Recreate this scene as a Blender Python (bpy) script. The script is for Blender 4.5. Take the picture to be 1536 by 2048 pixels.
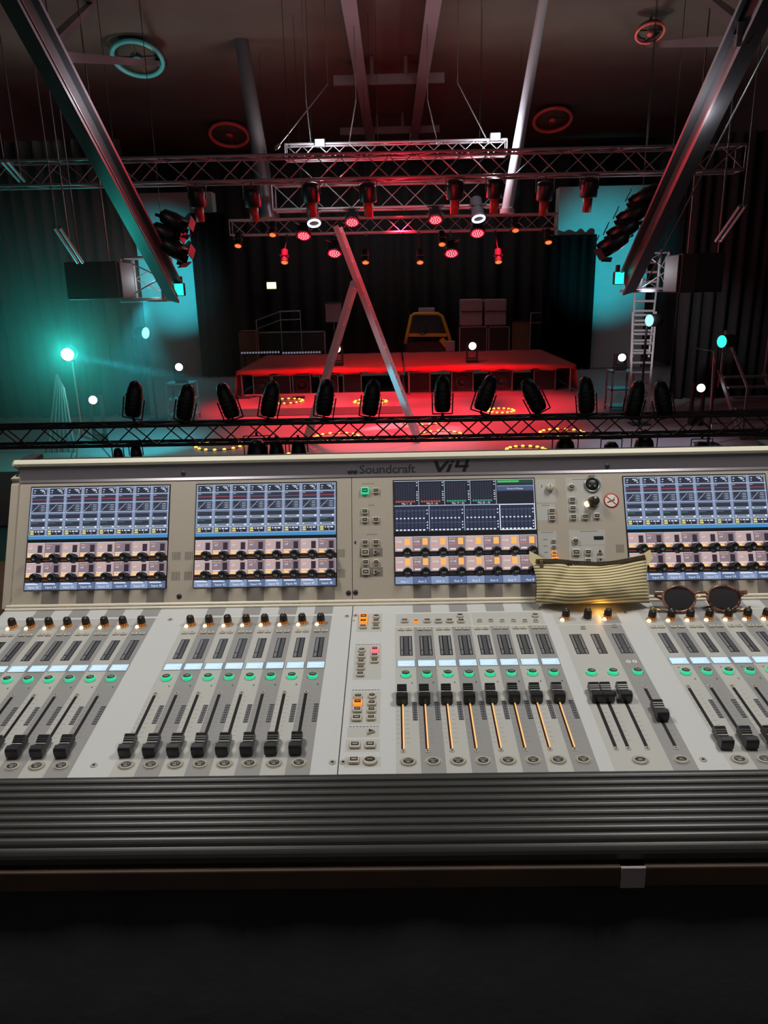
import bpy, bmesh, math, random
from mathutils import Vector, Matrix
random.seed(7)
R = math.radians
PI = math.pi
for o in list(bpy.data.objects):
    bpy.data.objects.remove(o)
SC = bpy.context.scene
COL = SC.collection

# ------------------------------------------------------------------ camera
CAM = Vector((0.0, 0.0, 4.0))
PITCH, YAW, ROLL, F = R(16.7), R(1.0), R(1.3), 1500.0
cd = bpy.data.cameras.new('camera')
cam = bpy.data.objects.new('camera', cd)
COL.objects.link(cam)
_fw = Vector((-math.sin(YAW) * math.cos(PITCH), math.cos(YAW) * math.cos(PITCH), -math.sin(PITCH)))
_r = _fw.cross(Vector((0, 0, 1))).normalized()
_u = _r.cross(_fw)
_r, _u = _r * math.cos(ROLL) - _u * math.sin(ROLL), _u * math.cos(ROLL) + _r * math.sin(ROLL)
_m = Matrix((_r, _u, -_fw)).transposed().to_4x4()
_m.translation = CAM
cam.matrix_world = _m
cd.sensor_fit = 'VERTICAL'
cd.sensor_height = 36.0
cd.lens = 36.0 * F / 2048.0
cd.clip_start = 0.02
cd.clip_end = 200
SC.camera = cam

def at(px, py, Y):
    """the point at forward distance Y (metres) in the direction of a photo pixel"""
    d = _fw * F + _r * (px - 768) - _u * (py - 1024)
    return CAM + d * (Y / d.y)

def atz(px, py, z):
    d = _fw * F + _r * (px - 768) - _u * (py - 1024)
    return CAM + d * ((z - CAM.z) / d.z)

# ------------------------------------------------------------------ world, exposure, room and fill lights
SC.view_settings.view_transform = 'Standard'
SC.view_settings.look = 'None'
SC.view_settings.exposure = 0.0
SC.view_settings.gamma = 1.0
SC.view_settings.use_curve_mapping = False
SC.render.film_transparent = False
try:
    SC.cycles.use_denoising = True
    SC.cycles.max_bounces = 6
    SC.cycles.diffuse_bounces = 3
    SC.cycles.glossy_bounces = 3
    SC.cycles.volume_bounces = 0
    SC.cycles.sample_clamp_indirect = 4.0
    SC.cycles.caustics_reflective = False
    SC.cycles.caustics_refractive = False
    SC.cycles.volume_step_rate = 1.0
except Exception:
    pass
w = bpy.data.worlds.new('ambient_fill')
SC.world = w
w.use_nodes = True
w.node_tree.nodes['Background'].inputs[0].default_value = (1.0, 0.93, 0.86, 1)
w.node_tree.nodes['Background'].inputs[1].default_value = 0.1  # added warm fill, entering where the hall is open behind the camera

def lamp(name, kind, loc, color, power, size=0.2, target=None, angle=40, blend=0.4, spread=None, sizey=None):
    ld = bpy.data.lights.new(name, kind)
    ld.color = color
    ld.energy = power
    if kind == 'AREA':
        ld.size = size
        if sizey:
            ld.shape = 'RECTANGLE'
            ld.size_y = sizey
        if spread:
            ld.spread = R(spread)
    else:
        ld.shadow_soft_size = size
    if kind == 'SPOT':
        ld.spot_size = R(angle)
        ld.spot_blend = blend
    o = bpy.data.objects.new(name, ld)
    COL.objects.link(o)
    o.location = loc
    if target is not None:
        o.rotation_euler = (Vector(target) - Vector(loc)).to_track_quat('-Z', 'Y').to_euler()
    return o

WARM, COOL = (1.0, 0.93, 0.83), (0.9, 0.95, 1.0)
HAZE = 0.085
lamp('work_light_near_left', 'AREA', (-0.62, 1.02, 4.75), (1, .97, .92), 10.3, 0.45, (-0.45, 1.0, 3.4), sizey=.25)
lamp('work_light_near_right', 'AREA', (0.72, 1.02, 4.75), (1, .97, .92), 10.3, 0.45, (0.5, 1.0, 3.4), sizey=.25)
# the amber light of the third knob beside the pouch
lamp('knob_glow', 'POINT', tuple(CAM + Vector((.328, .77941, -.55066)) + Vector((0, .9945, .1045)) * .343 + Vector((0, -.1045, .9945)) * .010), (1, .5, .1), .014, .003)
# added unseen fill spots above the trusses to brighten the ceiling
for x in (-7.8, -5.0, -2.5, 2.5, 5.0, 7.8):
    for y, pw in ((13.3, 58), (18.0, 54)):
        lamp('ceiling_fill', 'SPOT', (x, y, 6.95), (1, .93, .86), pw * (1.25 if x > 0 else .9), .2, (x, y + .3, 9.2), 165, 1.0)
RED, TEAL = (1.0, .012, .035), (.04, .85, 1.0)
# red wash on the stage floor from the LED lamps
for x, y, tx, ty, pw in ((-2.4, 18.4, -2.4, 19.6, 2700), (-.9, 17, -.9, 16.6, 2500), (1.1, 17, 1.2, 16.6, 2500), (2.5, 18.4, 2.4, 19.6, 2700)):
    lamp('red_wash', 'SPOT', (x, y, 5.6), RED, pw, .12, (tx, ty, 1), 72, .7)
lamp('pink_front_wash', 'SPOT', (0, 13.4, 6.0), (1, .7, .75), 650, .12, (.1, 14.6, 1), 42, .9)
lamp('red_wash_table', 'SPOT', (.2, 19, 5.6), RED, 1600, .12, (.3, 22.6, 1.8), 72, .9)
lamp('backstage_fill', 'AREA', (0, 27.5, 8.9), (1, .95, .95), 90, 8.0, (0, 28.6, 0), sizey=2.0)  # added overhead fill for the things stored behind the tables
lamp('cyan_ladder', 'SPOT', at(560, 470, 12.0), TEAL, 1500, .05, at(788, 752, 14.55), 9, .5)
lamp('red_truss_glow', 'POINT', (.2, 14.6, 5.0), RED, 170, .3)
lamp('red_beam_glow', 'POINT', (.2, 11.2, 4.8), RED, 80, .3)
# white lamps on the upper truss
lamp('white_truss_left', 'POINT', at(640, 314, 15.0), COOL, 80, .08)
lamp('white_truss_right', 'POINT', at(990, 288, 15.0), COOL, 95, .08)
lamp('beam_light_left', 'POINT', at(245, 235, 8.7), COOL, 16, .06)
lamp('beam_light_right', 'POINT', at(1400, 250, 8.6), COOL, 9, .06)
lamp('tower_light_left', 'POINT', at(305, 560, 13.5), COOL, 11, .06)
lamp('tower_light_right', 'POINT', at(1285, 545, 13.3), COOL, 12, .06)
lamp('ladder_light', 'SPOT', at(1215, 560, 14.5), COOL, 450, .06, at(1290, 640, 17.6), 40, .8)
# teal wash on the piers and the left side
lamp('teal_pier_left', 'SPOT', (-6.6, 22.5, 3.4), TEAL, 2000, .1, at(345, 555, 28), 46, .9)
lamp('teal_pier_right', 'SPOT', (6.8, 22.5, 3.6), TEAL, 1500, .1, at(1205, 520, 28), 52, .9)
lamp('teal_floor_left', 'SPOT', at(290, 600, 13), TEAL, 1000, .1, atz(270, 885, 1.0), 50, .8)
lamp('cyan_stand', 'POINT', at(135, 705, 13.2), (.03, 1, .85), 95, .13)
lamp('cyan_beam', 'SPOT', at(136, 709, 13.3), (.05, .85, 1), 7000, .06, at(500, 785, 15.0), 6, .5)
lamp('cool_floor_right', 'SPOT', at(1300, 560, 13), (.7, .75, 1), 260, .1, atz(1290, 890, 1.0), 60, .8)  # cool spot aimed at the right stage floor


# ------------------------------------------------------------------ helpers
def lin(c):
    return tuple((x / 255.0 / 12.92) if x / 255.0 <= 0.04045 else ((x / 255.0 + 0.055) / 1.055) ** 2.4 for x in c)

def mat(name, rgb, rough=0.5, metal=0.0, emit=None, strength=1.0, noise=0.0, scale=40.0, spec=0.5, bump=0.0):
    m = bpy.data.materials.new(name)
    m.use_nodes = True
    nt = m.node_tree
    b = nt.nodes['Principled BSDF']
    c = lin(rgb)
    b.inputs['Base Color'].default_value = (*c, 1)
    b.inputs['Roughness'].default_value = rough
    b.inputs['Metallic'].default_value = metal
    b.inputs['Specular IOR Level'].default_value = spec
    if emit:
        b.inputs['Emission Color'].default_value = (*lin(emit), 1)
        b.inputs['Emission Strength'].default_value = strength
    if noise or bump:
        tc = nt.nodes.new('ShaderNodeTexCoord')
        n = nt.nodes.new('ShaderNodeTexNoise')
        n.inputs['Scale'].default_value = scale
        n.inputs['Detail'].default_value = 5
        nt.links.new(tc.outputs['Object'], n.inputs['Vector'])
        if noise:
            r = nt.nodes.new('ShaderNodeValToRGB')
            r.color_ramp.elements[0].position = 0.3
            r.color_ramp.elements[1].position = 0.7
            r.color_ramp.elements[0].color = (*[x * (1 - noise) for x in c], 1)
            r.color_ramp.elements[1].color = (*[min(1, x * (1 + noise)) for x in c], 1)
            nt.links.new(n.outputs['Fac'], r.inputs['Fac'])
            nt.links.new(r.outputs['Color'], b.inputs['Base Color'])
        if bump:
            bp = nt.nodes.new('ShaderNodeBump')
            bp.inputs['Strength'].default_value = bump
            bp.inputs['Distance'].default_value = 0.02
            nt.links.new(n.outputs['Fac'], bp.inputs['Height'])
            nt.links.new(bp.outputs['Normal'], b.inputs['Normal'])
    return m

def glow(name, rgb, strength=1.0):
    return mat(name, (10, 10, 10), 0.4, 0, rgb, strength)

def screen_mat():
    m = bpy.data.materials.new('lit_screen')
    m.use_nodes = True
    nt = m.node_tree
    b = nt.nodes['Principled BSDF']
    b.inputs['Base Color'].default_value = (0.01, 0.01, 0.012, 1)
    b.inputs['Roughness'].default_value = 0.25
    a = nt.nodes.new('ShaderNodeAttribute')
    a.attribute_name = 'tint'
    nt.links.new(a.outputs['Color'], b.inputs['Emission Color'])
    b.inputs['Emission Strength'].default_value = 1.0
    return m

class MB:
    """collects shapes and links them as one mesh object"""
    def __init__(self):
        self.v, self.f, self.m, self.c = [], [], [], []
        self.mats = []
        self.sm = []
    def mi(self, m):
        if m not in self.mats:
            self.mats.append(m)
        return self.mats.index(m)
    def add(self, vs, fs, m, smooth=False, col=None):
        b = len(self.v)
        i = self.mi(m)
        self.v += [tuple(v) for v in vs]
        for f in fs:
            self.f.append(tuple(b + k for k in f))
            self.m.append(i)
            self.sm.append(smooth)
            self.c.append(col or (0, 0, 0))
        return self
    def box(self, c, s, m, rot=None, col=None):
        hx, hy, hz = s[0] / 2, s[1] / 2, s[2] / 2
        vs = [Vector((x, y, z)) for x in (-hx, hx) for y in (-hy, hy) for z in (-hz, hz)]
        if rot is not None:
            vs = [rot @ v for v in vs]
        c = Vector(c)
        return self.add([v + c for v in vs], [(0, 1, 3, 2), (4, 6, 7, 5), (0, 4, 5, 1), (2, 3, 7, 6), (0, 2, 6, 4), (1, 5, 7, 3)], m, col=col)
    def bbox(self, c, s, m, bev=0.002, rot=None):
        """box with chamfered edges"""
        hx, hy, hz = s[0] / 2, s[1] / 2, s[2] / 2
        bev = min(bev, hx * .9, hy * .9, hz * .9)
        bm = bmesh.new()
        bmesh.ops.create_cube(bm, size=1.0)
        for v in bm.verts:
            v.co = Vector((v.co.x * s[0], v.co.y * s[1], v.co.z * s[2]))
        bmesh.ops.bevel(bm, geom=list(bm.edges), offset=bev, segments=2, affect='EDGES', profile=0.5)
        return self.addbm(bm, m, c, rot)
    def addbm(self, bm, m, c=(0, 0, 0), rot=None, smooth=False):
        bm.verts.index_update()
        c = Vector(c)
        vs = [((rot @ v.co) if rot is not None else v.co) + c for v in bm.verts]
        fs = [[v.index for v in f.verts] for f in bm.faces]
        bm.free()
        return self.add(vs, fs, m, smooth)
    def rect(self, x0, y0, x1, y1, z, m, col=None):
        return self.add([(x0, y0, z), (x1, y0, z), (x1, y1, z), (x0, y1, z)], [(0, 1, 2, 3)], m, col=col)
    def tube(self, a, b, r, m, n=10, r2=None, caps=True, smooth=True):
        a, b = Vector(a), Vector(b)
        d = (b - a)
        if d.length < 1e-9:
            return self
        q = d.to_track_quat('Z', 'Y')
        r2 = r if r2 is None else r2
        vs = []
        for k in range(n):
            t = 2 * PI * k / n
            vs.append(a + q @ Vector((r * math.cos(t), r * math.sin(t), 0)))
        for k in range(n):
            t = 2 * PI * k / n
            vs.append(b + q @ Vector((r2 * math.cos(t), r2 * math.sin(t), 0)))
        self.add(vs, [(k, (k + 1) % n, n + (k + 1) % n, n + k) for k in range(n)], m, smooth)
        if caps:
            self.add(vs[:n], [tuple(reversed(range(n)))], m)
            self.add(vs[n:], [tuple(range(n))], m)
        return self
    def path(self, pts, r, m, n=8, closed=False):
        pts = [Vector(p) for p in pts]
        N = len(pts)
        rings = []
        up = None
        for i, p in enumerate(pts):
            if closed:
                d = pts[(i + 1) % N] - pts[i - 1]
            else:
                d = pts[min(i + 1, N - 1)] - pts[max(i - 1, 0)]
            d.normalize()
            if up is None:
                up = Vector((0, 0, 1)) if abs(d.z) < 0.9 else Vector((1, 0, 0))
            s = d.cross(up).normalized()
            up = s.cross(d).normalized()
            rr = r[i] if isinstance(r, (list, tuple)) else r
            rings.append([p + (s * math.cos(2 * PI * k / n) + up * math.sin(2 * PI * k / n)) * rr for k in range(n)])
        vs = [v for q in rings for v in q]
        fs = []
        for i in range(N if closed else N - 1):
            j = (i + 1) % N
            for k in range(n):
                fs.append((i * n + k, i * n + (k + 1) % n, j * n + (k + 1) % n, j * n + k))
        if not closed:
            fs.append(tuple(reversed(range(n))))
            fs.append(tuple(range((N - 1) * n, N * n)))
        return self.add(vs, fs, m, True)
    def lathe(self, prof, m, n=20, c=(0, 0, 0), q=None, sx=1.0, sy=1.0, smooth=True, cap=True):
        c = Vector(c)
        vs, fs = [], []
        for (r, z) in prof:
            for k in range(n):
                t = 2 * PI * k / n
                p = Vector((r * math.cos(t) * sx, r * math.sin(t) * sy, z))
                vs.append(c + (q @ p if q is not None else p))
        for i in range(len(prof) - 1):
            for k in range(n):
                fs.append((i * n + k, i * n + (k + 1) % n, (i + 1) * n + (k + 1) % n, (i + 1) * n + k))
        if cap:
            fs.append(tuple(reversed(range(n))))
            fs.append(tuple(range((len(prof) - 1) * n, len(prof) * n)))
        return self.add(vs, fs, m, smooth)
    def disc(self, c, r, m, n=20, sy=1.0, q=None):
        c = Vector(c)
        vs = []
        for k in range(n):
            p = Vector((r * math.cos(2 * PI * k / n), r * sy * math.sin(2 * PI * k / n), 0))
            vs.append(c + (q @ p if q is not None else p))
        return self.add(vs, [tuple(range(n))], m)
    def prism(self, poly, x0, x1, m, smooth=False):
        """polygon in the y-z plane swept along x"""
        n = len(poly)
        vs = [(x0, y, z) for y, z in poly] + [(x1, y, z) for y, z in poly]
        fs = [(k, (k + 1) % n, n + (k + 1) % n, n + k) for k in range(n)]
        self.add(vs, fs, m, smooth)
        return self.add(vs, [tuple(reversed(range(n))), tuple(range(n, 2 * n))], m)
    def text(self, s, x, y, size, z, m, col=None, align='CENTER', sx=1.0, shear=0.0, space=1.0):
        tv, tf = text_shape(s, space)
        xs = [p[0] for p in tv] or [0]
        w_ = max(xs) - min(xs)
        off = {'CENTER': -(min(xs) + w_ / 2), 'LEFT': -min(xs), 'RIGHT': -max(xs)}[align]
        return self.add([(x + (p[0] + off) * size * sx + shear * p[1] * size, y + p[1] * size, z) for p in tv], tf, m, col=col)
    def mesh(self, name):
        me = bpy.data.meshes.new(name)
        me.from_pydata(self.v, [], self.f)
        for m in self.mats:
            me.materials.append(m)
        me.polygons.foreach_set('material_index', self.m)
        me.polygons.foreach_set('use_smooth', self.sm)
        if any(c != (0, 0, 0) for c in self.c):
            ca = me.color_attributes.new('tint', 'FLOAT_COLOR', 'CORNER')
            data = []
            for p in me.polygons:
                c = self.c[p.index]
                data += [c[0], c[1], c[2], 1.0] * p.loop_total
            ca.data.foreach_set('color', data)
        me.update()
        return me
    def build(self, name, parent=None, loc=(0, 0, 0), rot=(0, 0, 0), fix=True):
        me = self.mesh(name)
        if fix:
            bm = bmesh.new()
            bm.from_mesh(me)
            bmesh.ops.recalc_face_normals(bm, faces=bm.faces)
            bm.to_mesh(me)
            bm.free()
        return put(name, me, parent, loc, rot)

def put(name, me, parent=None, loc=(0, 0, 0), rot=(0, 0, 0)):
    o = bpy.data.objects.new(name, me)
    COL.objects.link(o)
    o.parent = parent
    o.location = loc
    o.rotation_euler = rot
    return o

_TXT = {}
def text_shape(s, space=1.0):
    k = (s, space)
    if k not in _TXT:
        cu = bpy.data.curves.new('lettering', 'FONT')
        cu.body = s
        cu.resolution_u = 2
        cu.space_character = space
        o = bpy.data.objects.new('lettering', cu)
        COL.objects.link(o)
        dg = bpy.context.evaluated_depsgraph_get()
        me = o.evaluated_get(dg).to_mesh()
        _TXT[k] = ([(v.co.x, v.co.y) for v in me.vertices], [tuple(p.vertices) for p in me.polygons])
        o.evaluated_get(dg).to_mesh_clear()
        bpy.data.objects.remove(o)
        bpy.data.curves.remove(cu)
    return _TXT[k]

def tag(o, label=None, cat=None, group=None, kind=None):
    if label:
        o['label'] = label
    if cat:
        o['category'] = cat
    if group:
        o['group'] = group
    if kind:
        o['kind'] = kind
    return o

def thing(name, label, cat, loc=(0, 0, 0), rot=(0, 0, 0), group=None):
    o = bpy.data.objects.new(name, None)
    COL.objects.link(o)
    o.empty_display_size = 0.1
    o.location = loc
    o.rotation_euler = rot
    return tag(o, label, cat, group)

def struct(name, mb, loc=(0, 0, 0), rot=(0, 0, 0)):
    return tag(mb.build(name, None, loc, rot), kind='structure')

def copy_tree(o, parent=None):
    c = o.copy()
    COL.objects.link(c)
    c.parent = parent
    for ch in list(o.children):
        copy_tree(ch, c)
    return c

# ------------------------------------------------------------------ materials
M = {}
M['panel'] = mat('grey_panel_paint', (198, 199, 198), 0.42, 0, noise=0.02, scale=300)
M['stripe'] = mat('dark_stripe_paint', (148, 147, 146), 0.42, 0, noise=0.02, scale=300)
M['block'] = mat('pale_print', (184, 183, 178), 0.42)
M['bridge'] = mat('bridge_paint', (176, 166, 152), 0.45, 0, noise=0.02, scale=300)
M['bstripe'] = mat('bridge_stripe_paint', (122, 115, 108), 0.45)
M['band'] = mat('satin_band', (112, 106, 112), 0.3, 0.3)
M['cream'] = mat('cream_cap', (226, 219, 198), 0.4)
M['alu'] = mat('pale_rail', (226, 218, 200), 0.3)
M['black'] = mat('black_plastic', (22, 22, 24), 0.4)
M['satin'] = mat('dark_satin_plastic', (34, 34, 37), 0.32)
M['dark'] = mat('dark_print', (38, 37, 37), 0.5)
M['grey'] = mat('grey_print', (120, 122, 124), 0.5)
M['segment'] = mat('meter_segment', (118, 120, 124), 0.4)
M['tick'] = mat('scale_tick', (112, 111, 110), 0.6)
M['button'] = mat('beige_button', (196, 188, 170), 0.45)
M['ring'] = mat('button_surround', (172, 166, 152), 0.5)
M['legend'] = mat('button_legend', (205, 200, 188), 0.5)
M['rubber'] = mat('ribbed_rubber', (52, 51, 49), 0.38, 0, noise=0.08, scale=20)
M['shell'] = mat('dark_grey_shell', (48, 48, 50), 0.5)
M['knob'] = mat('brown_black_knob', (46, 36, 30), 0.3)
M['amberled'] = glow('amber_white_led', (255, 226, 170), 2.6)
M['amberskirt'] = mat('amber_lit_skirt', (90, 50, 20), 0.3, 0, (255, 140, 30), 0.35)
M['green'] = mat('lit_green_button', (40, 150, 110), 0.3, 0, (40, 225, 160), 0.75)
M['orange'] = mat('lit_orange_button', (180, 110, 40), 0.3, 0, (255, 150, 40), 0.9)
M['pink'] = mat('lit_pink_button', (200, 90, 100), 0.3, 0, (255, 120, 130), 0.9)
M['lcd'] = mat('lit_label_display', (60, 80, 100), 0.25, 0, (196, 226, 240), 1.0)
M['lcdt'] = mat('label_display_text', (60, 80, 100), 0.3, 0, (226, 242, 250), 1.0)
M['gold'] = mat('lit_fader_track', (150, 90, 40), 0.3, 0, (250, 206, 142), 0.9)
M['copper'] = mat('copper_fader_track', (60, 34, 20), 0.35, 0.5, (120, 50, 20), 0.1)
M['screen'] = screen_mat()
M['steel'] = mat('bare_steel', (170, 172, 175), 0.3, 0.9)
M['red'] = mat('red_print', (176, 40, 36), 0.5)
M['white'] = mat('white_print', (226, 222, 212), 0.5)
# ================================================================== the mixing console
A1, A2 = R(6.0), R(62.5)
mm = 0.001
P0 = CAM + Vector((0, 0.77941, -0.55066))
TV, TN = Vector((0, math.cos(A1), math.sin(A1))), Vector((0, -math.sin(A1), math.cos(A1)))
B0 = P0 + TV * 0.388
BV, BN = Vector((0, math.cos(A2), math.sin(A2))), Vector((0, -math.sin(A2), math.cos(A2)))
ROOT = Vector((0, P0.y + 0.15, P0.z - 0.037))
desk = thing('mixing_console', 'large grey sound mixing console with four lit screens and rows of black faders', 'mixing console', ROOT)

def sp(x, v, h=0.0):
    return Vector((x * mm, 0, 0)) + P0 - Vector((0, 0, 0)) + TV * (v * mm) + TN * (h * mm) - ROOT
def bp_(x, w_, h=0.0):
    return Vector((x * mm, 0, 0)) + B0 + BV * (w_ * mm) + BN * (h * mm) - ROOT
RS, RB = (A1, 0, 0), (A2, 0, 0)

class MM(MB):
    """as MB, with the coordinates given in millimetres"""
    def mesh(self, name):
        self.v = [(x * mm, y * mm, z * mm) for x, y, z in self.v]
        return MB.mesh(self, name)

XL, XR = -666, 672
BAYS = [(-624, 'in'), (-334, 'in'), (9, 'out'), (404.5, 'in')]
CX = [[s + 30.05 * k for k in range(8)] for s, _ in BAYS]

# -- carcass: sides and underside follow the two panels
PROF = [(-110, -8), (-110, -25), (585, -97), (575, 206), (543, 208), (400, -9), (384, -6), (-22, -6)]
b = MM()
b.prism(PROF, XL + 22, XR - 22, M['shell'])
b.build('carcass', desk, sp(0, 0), RS)
for x0, x1 in ((XL - 4, XL + 20), (XR - 20, XR + 4)):
    b = MM()
    b.prism([(-128, -12), (-124, -22), (600, -98), (585, 212), (545, 214), (402, -6), (384, -3), (-24, -3)], x0, x1, M['shell'])
    b.build('end_cheek', desk, sp(0, 0), RS)

# -- control panel with its printed stripes, blocks, scales and seams
b = MM()
b.box((0 + (XL + XR) / 2, 179, -2), (XR - XL - 2, 403, 4), M['panel'])
z1, z2, z3 = 0.1, 0.2, 0.3
def col_rect(mb, x0, x1, v0, v1, m, z=z1):
    mb.rect(x0, v0, x1, v1, z, m)
for bi, (s, kind) in enumerate(BAYS):
    for k in range(8):
        c = CX[bi][k]
        m = M['stripe'] if k % 2 else M['block']
        if kind == 'in':
            col_rect(b, c - 15, c + 15, -22, 350, m)
            if k % 2:
                col_rect(b, c - 15, c + 15, 356, 381, m)
        else:
            col_rect(b, c - 15, c + 15, -22, 310, m)
            if k % 2:
                col_rect(b, c - 15, c + 15, 356, 381, m)
        fx = c - 6
        for v in range(36, 136, 9):
            b.rect(fx + 4, v, fx + 9, v + 0.5, z2, M['tick'])
            b.rect(fx - 8, v, fx - 4, v + 0.5, z2, M['tick'])
        b.rect(c - 6, 189, c - 4, 191, z2, M['dark'])
        b.add([(c + 7, 162, z2), (c + 9, 164.5, z2), (c + 9, 159.5, z2)], [(0, 1, 2)], M['dark'])
    x0, x1 = CX[bi][0] - 15, CX[bi][7] + 15
    if kind == 'in':
        b.rect(x0 - 2, 350.5, x1 + 2, 352.5, z2, M['white'])
# master section blocks
col_rect(b, -4, 233, 312, 352, M['block'])
b.rect(-4, 353, 340, 355, z2, M['white'])
b.rect(-4, 310.6, 233, 312, z2, M['white'])
b.rect(116.5, 312, 118.5, 352, z2, M['panel'])
col_rect(b, 252, 321, -24, 309, M['block'])
col_rect(b, 321, 351, -24, 309, M['stripe'])
col_rect(b, 250, 353, 312, 345, M['block'])
col_rect(b, 325, 353, 312, 345, M['stripe'], z2)
for x0, v0, x1, v1 in ((-67, 298, -26, 354), (-67, 171, -26, 258), (-67, 73, -26, 143), (-68, 48, -27, 67), (-69, 21, -26, 44), (-69, -6, -24, 12)):
    col_rect(b, x0, x1, v0, v1, M['block'])
for v in (261, 146, 68):
    for k in range(9):
        b.rect(-66 + 4.4 * k, v, -63 + 4.4 * k, v + 2, z2, M['grey'])
for x in (-75.6,):
    b.rect(x - 0.6, -22, x + 0.6, 381, z2, M['dark'])
b.add([(-75, 333, z2), (-71, 336, z2), (-71, 330, z2)], [(0, 1, 2)], M['grey'])
for sx in (264, 279, 302, 337):
    for v in range(36, 136, 9):
        b.rect(sx + 3, v, sx + 8, v + 0.5, z2, M['tick'])
for k in range(2):
    b.disc((333 + 9 * k, 207, z2), 3.6, M['white'], 10)
    b.disc((333 + 9 * k, 207, z3), 1.2, M['dark'], 6)
b.build('control_panel', desk, sp(0, 0), RS, fix=False)
# front lip and the pale edge strip at the top of the surface
b = MM()
b.prism([(-24, -8), (-24, -1), (-22, 1), (-19, 1), (-19, -8)], XL + 3, XR - 3, M['black'])
b.build('front_lip', desk, sp(0, 0), RS)

# -- armrest: ribbed roll along the front
prof = []
n_rib = 10
pts0 = [(-22, 0.5)]
def arm_curve(t):
    v = -23 - 104 * t
    return v, 3 - 7 * t - 22 * max(0, t - 0.75) ** 1.5 * 3
N = n_rib * 6
for i in range(N + 1):
    t = i / N
    v, h = arm_curve(t)
    ph = (i % 6) / 6
    rib = 3.4 * math.sqrt(max(0.0, 1 - (2 * ph - 1) ** 2)) if i % 6 else 0.0
    prof.append((v, h + rib))
prof += [(-127, -20), (-118, -24), (-22, -20)]
b = MM()
b.prism(prof, XL - 2, XR + 2, M['rubber'])
b.build('armrest', desk, sp(0, 0), RS)

# -- meter bridge: face, stripes below the screens, vents, logo band and cap
b = MM()
b.box(((XL + XR) / 2, 110, -3), (XR - XL - 2, 226, 6), M['bridge'])
for bi, (s, kind) in enumerate(BAYS):
    for k in range(8):
        c = CX[bi][k]
        if k % 2:
            b.rect(c - 15 + 2, 2, c + 17, 30, z1, M['bstripe'])
for x in (-77,):
    b.rect(x - 0.5, 0, x + 0.5, 222, z1, M['dark'])
vx = ((-385, -372), (-363, -351), (-103, -90), (372, 384))
for x0, x1 in vx:
    for w0, w1 in ((79, 93), (44, 59)):
        for k in range(7):
            x = x0 + (x1 - x0) * k / 6
            b.rect(x - 0.35, w0, x + 0.35, w1, z1, M['dark'])
for x0, w0, x1, w1, m in ((-65, 183, -24, 209, 'bridge'), (-64, 79, -25, 94, 'bstripe'), (-64, 45, -25, 61, 'bstripe'),
                          (240, 168, 275, 209, 'block'), (240, 137, 272, 165, 'block'), (293, 136, 354, 211, 'block'),
                          (239, 46, 272, 118, 'block'), (293, 93, 354, 119, 'block'), (292, 46, 352, 92, 'block')):
    b.rect(x0, w0, x1, w1, z1, M['bridge'] if m == 'bridge' else M[m])
for x, w0, n in ((-58, 206, 8), (-48, 168, 4), (-52, 117, 7), (305, 207, 10), (312, 116, 12), (246, 115, 8), (250, 162, 5)):
    for k in range(n):
        b.rect(x + 2.6 * k, w0, x + 2.6 * k + 1.8, w0 + 1.6, z2, M['grey'])
b.add([(-74, 104, z2), (-70, 108, z2), (-70, 100, z2)], [(0, 1, 2)], M['dark'])
b.rect(251, 194, 252, 199, z2, M['dark'])
for k in range(5):
    b.rect(249, 103 - 11 * k, 256, 104.4 - 11 * k, z2, M['grey'])
b.build('bridge_panel', desk, bp_(0, 0), RB, fix=False)
b = MM()
b.prism([(219, -4), (219, 1.5), (224, 0), (248, 6), (248, -6)], XL + 6, XR - 6, M['band'])
b.build('logo_band', desk, bp_(0, 0), RB)
b = MM()
b.prism([(247, -14), (247, 10), (250, 13), (256, 12), (259, 8), (261, -4), (260, -20)], XL, XR, M['cream'])
b.build('bridge_cap', desk, bp_(0, 0), RB)
for x0, x1 in ((XL - 5, XL + 8), (XR - 8, XR + 5)):
    b = MM()
    b.prism([(247, -20), (248, 9), (253, 9), (260, 4), (262, -20), (240, -40), (0, -30), (0, 4), (215, 6), (219, 3), (222, 3), (225, 10)], x0, x1, M['bridge'])
    b.build('end_trim', desk, bp_(0, 0), RB)
b = MM()
b.text('Soundcraft', -63, 1.5, 20.5, .3, M['dark'], align='LEFT', sx=1.18, space=0.93)
RBAND = (A2 + math.atan2(6, 24), 0, 0)
b.build('brand_lettering', desk, bp_(0, 224, 0), RBAND, fix=False)
b = MM()
def slab(pts):
    b.add([(x, (y - 222.5) * 1.1 + 1.5, .3) for x, y in pts], [tuple(range(len(pts)))], M['black'])
vx0 = 66
slab([(vx0, 240), (vx0 + 7, 240), (vx0 + 11, 229), (vx0 + 22, 240), (vx0 + 28, 240), (vx0 + 12, 222.5), (vx0 + 7, 222.5)])
slab([(vx0 + 27, 235), (vx0 + 33, 235), (vx0 + 27, 222.5), (vx0 + 21, 222.5)])
slab([(vx0 + 30, 240), (vx0 + 36, 240), (vx0 + 35, 237), (vx0 + 29, 237)])
slab([(vx0 + 40, 240), (vx0 + 46, 240), (vx0 + 43, 232.5), (vx0 + 37, 230)])
slab([(vx0 + 37, 233), (vx0 + 36, 229), (vx0 + 60, 229), (vx0 + 61, 233)])
slab([(vx0 + 56, 241), (vx0 + 62, 241), (vx0 + 55, 222.5), (vx0 + 49, 222.5)])
b.build('model_lettering', desk, bp_(0, 224, 0), RBAND, fix=False)
b = MM()
for v, h, r_ in ((382.5, 1.5, 2.6), (388.5, 4.5, 3.0)):
    b.tube((XL + 2, v, h), (XR - 2, v, h), r_, M['alu'], 10)
b.build('trim_rail', desk, sp(0, 0), RS)

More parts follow.
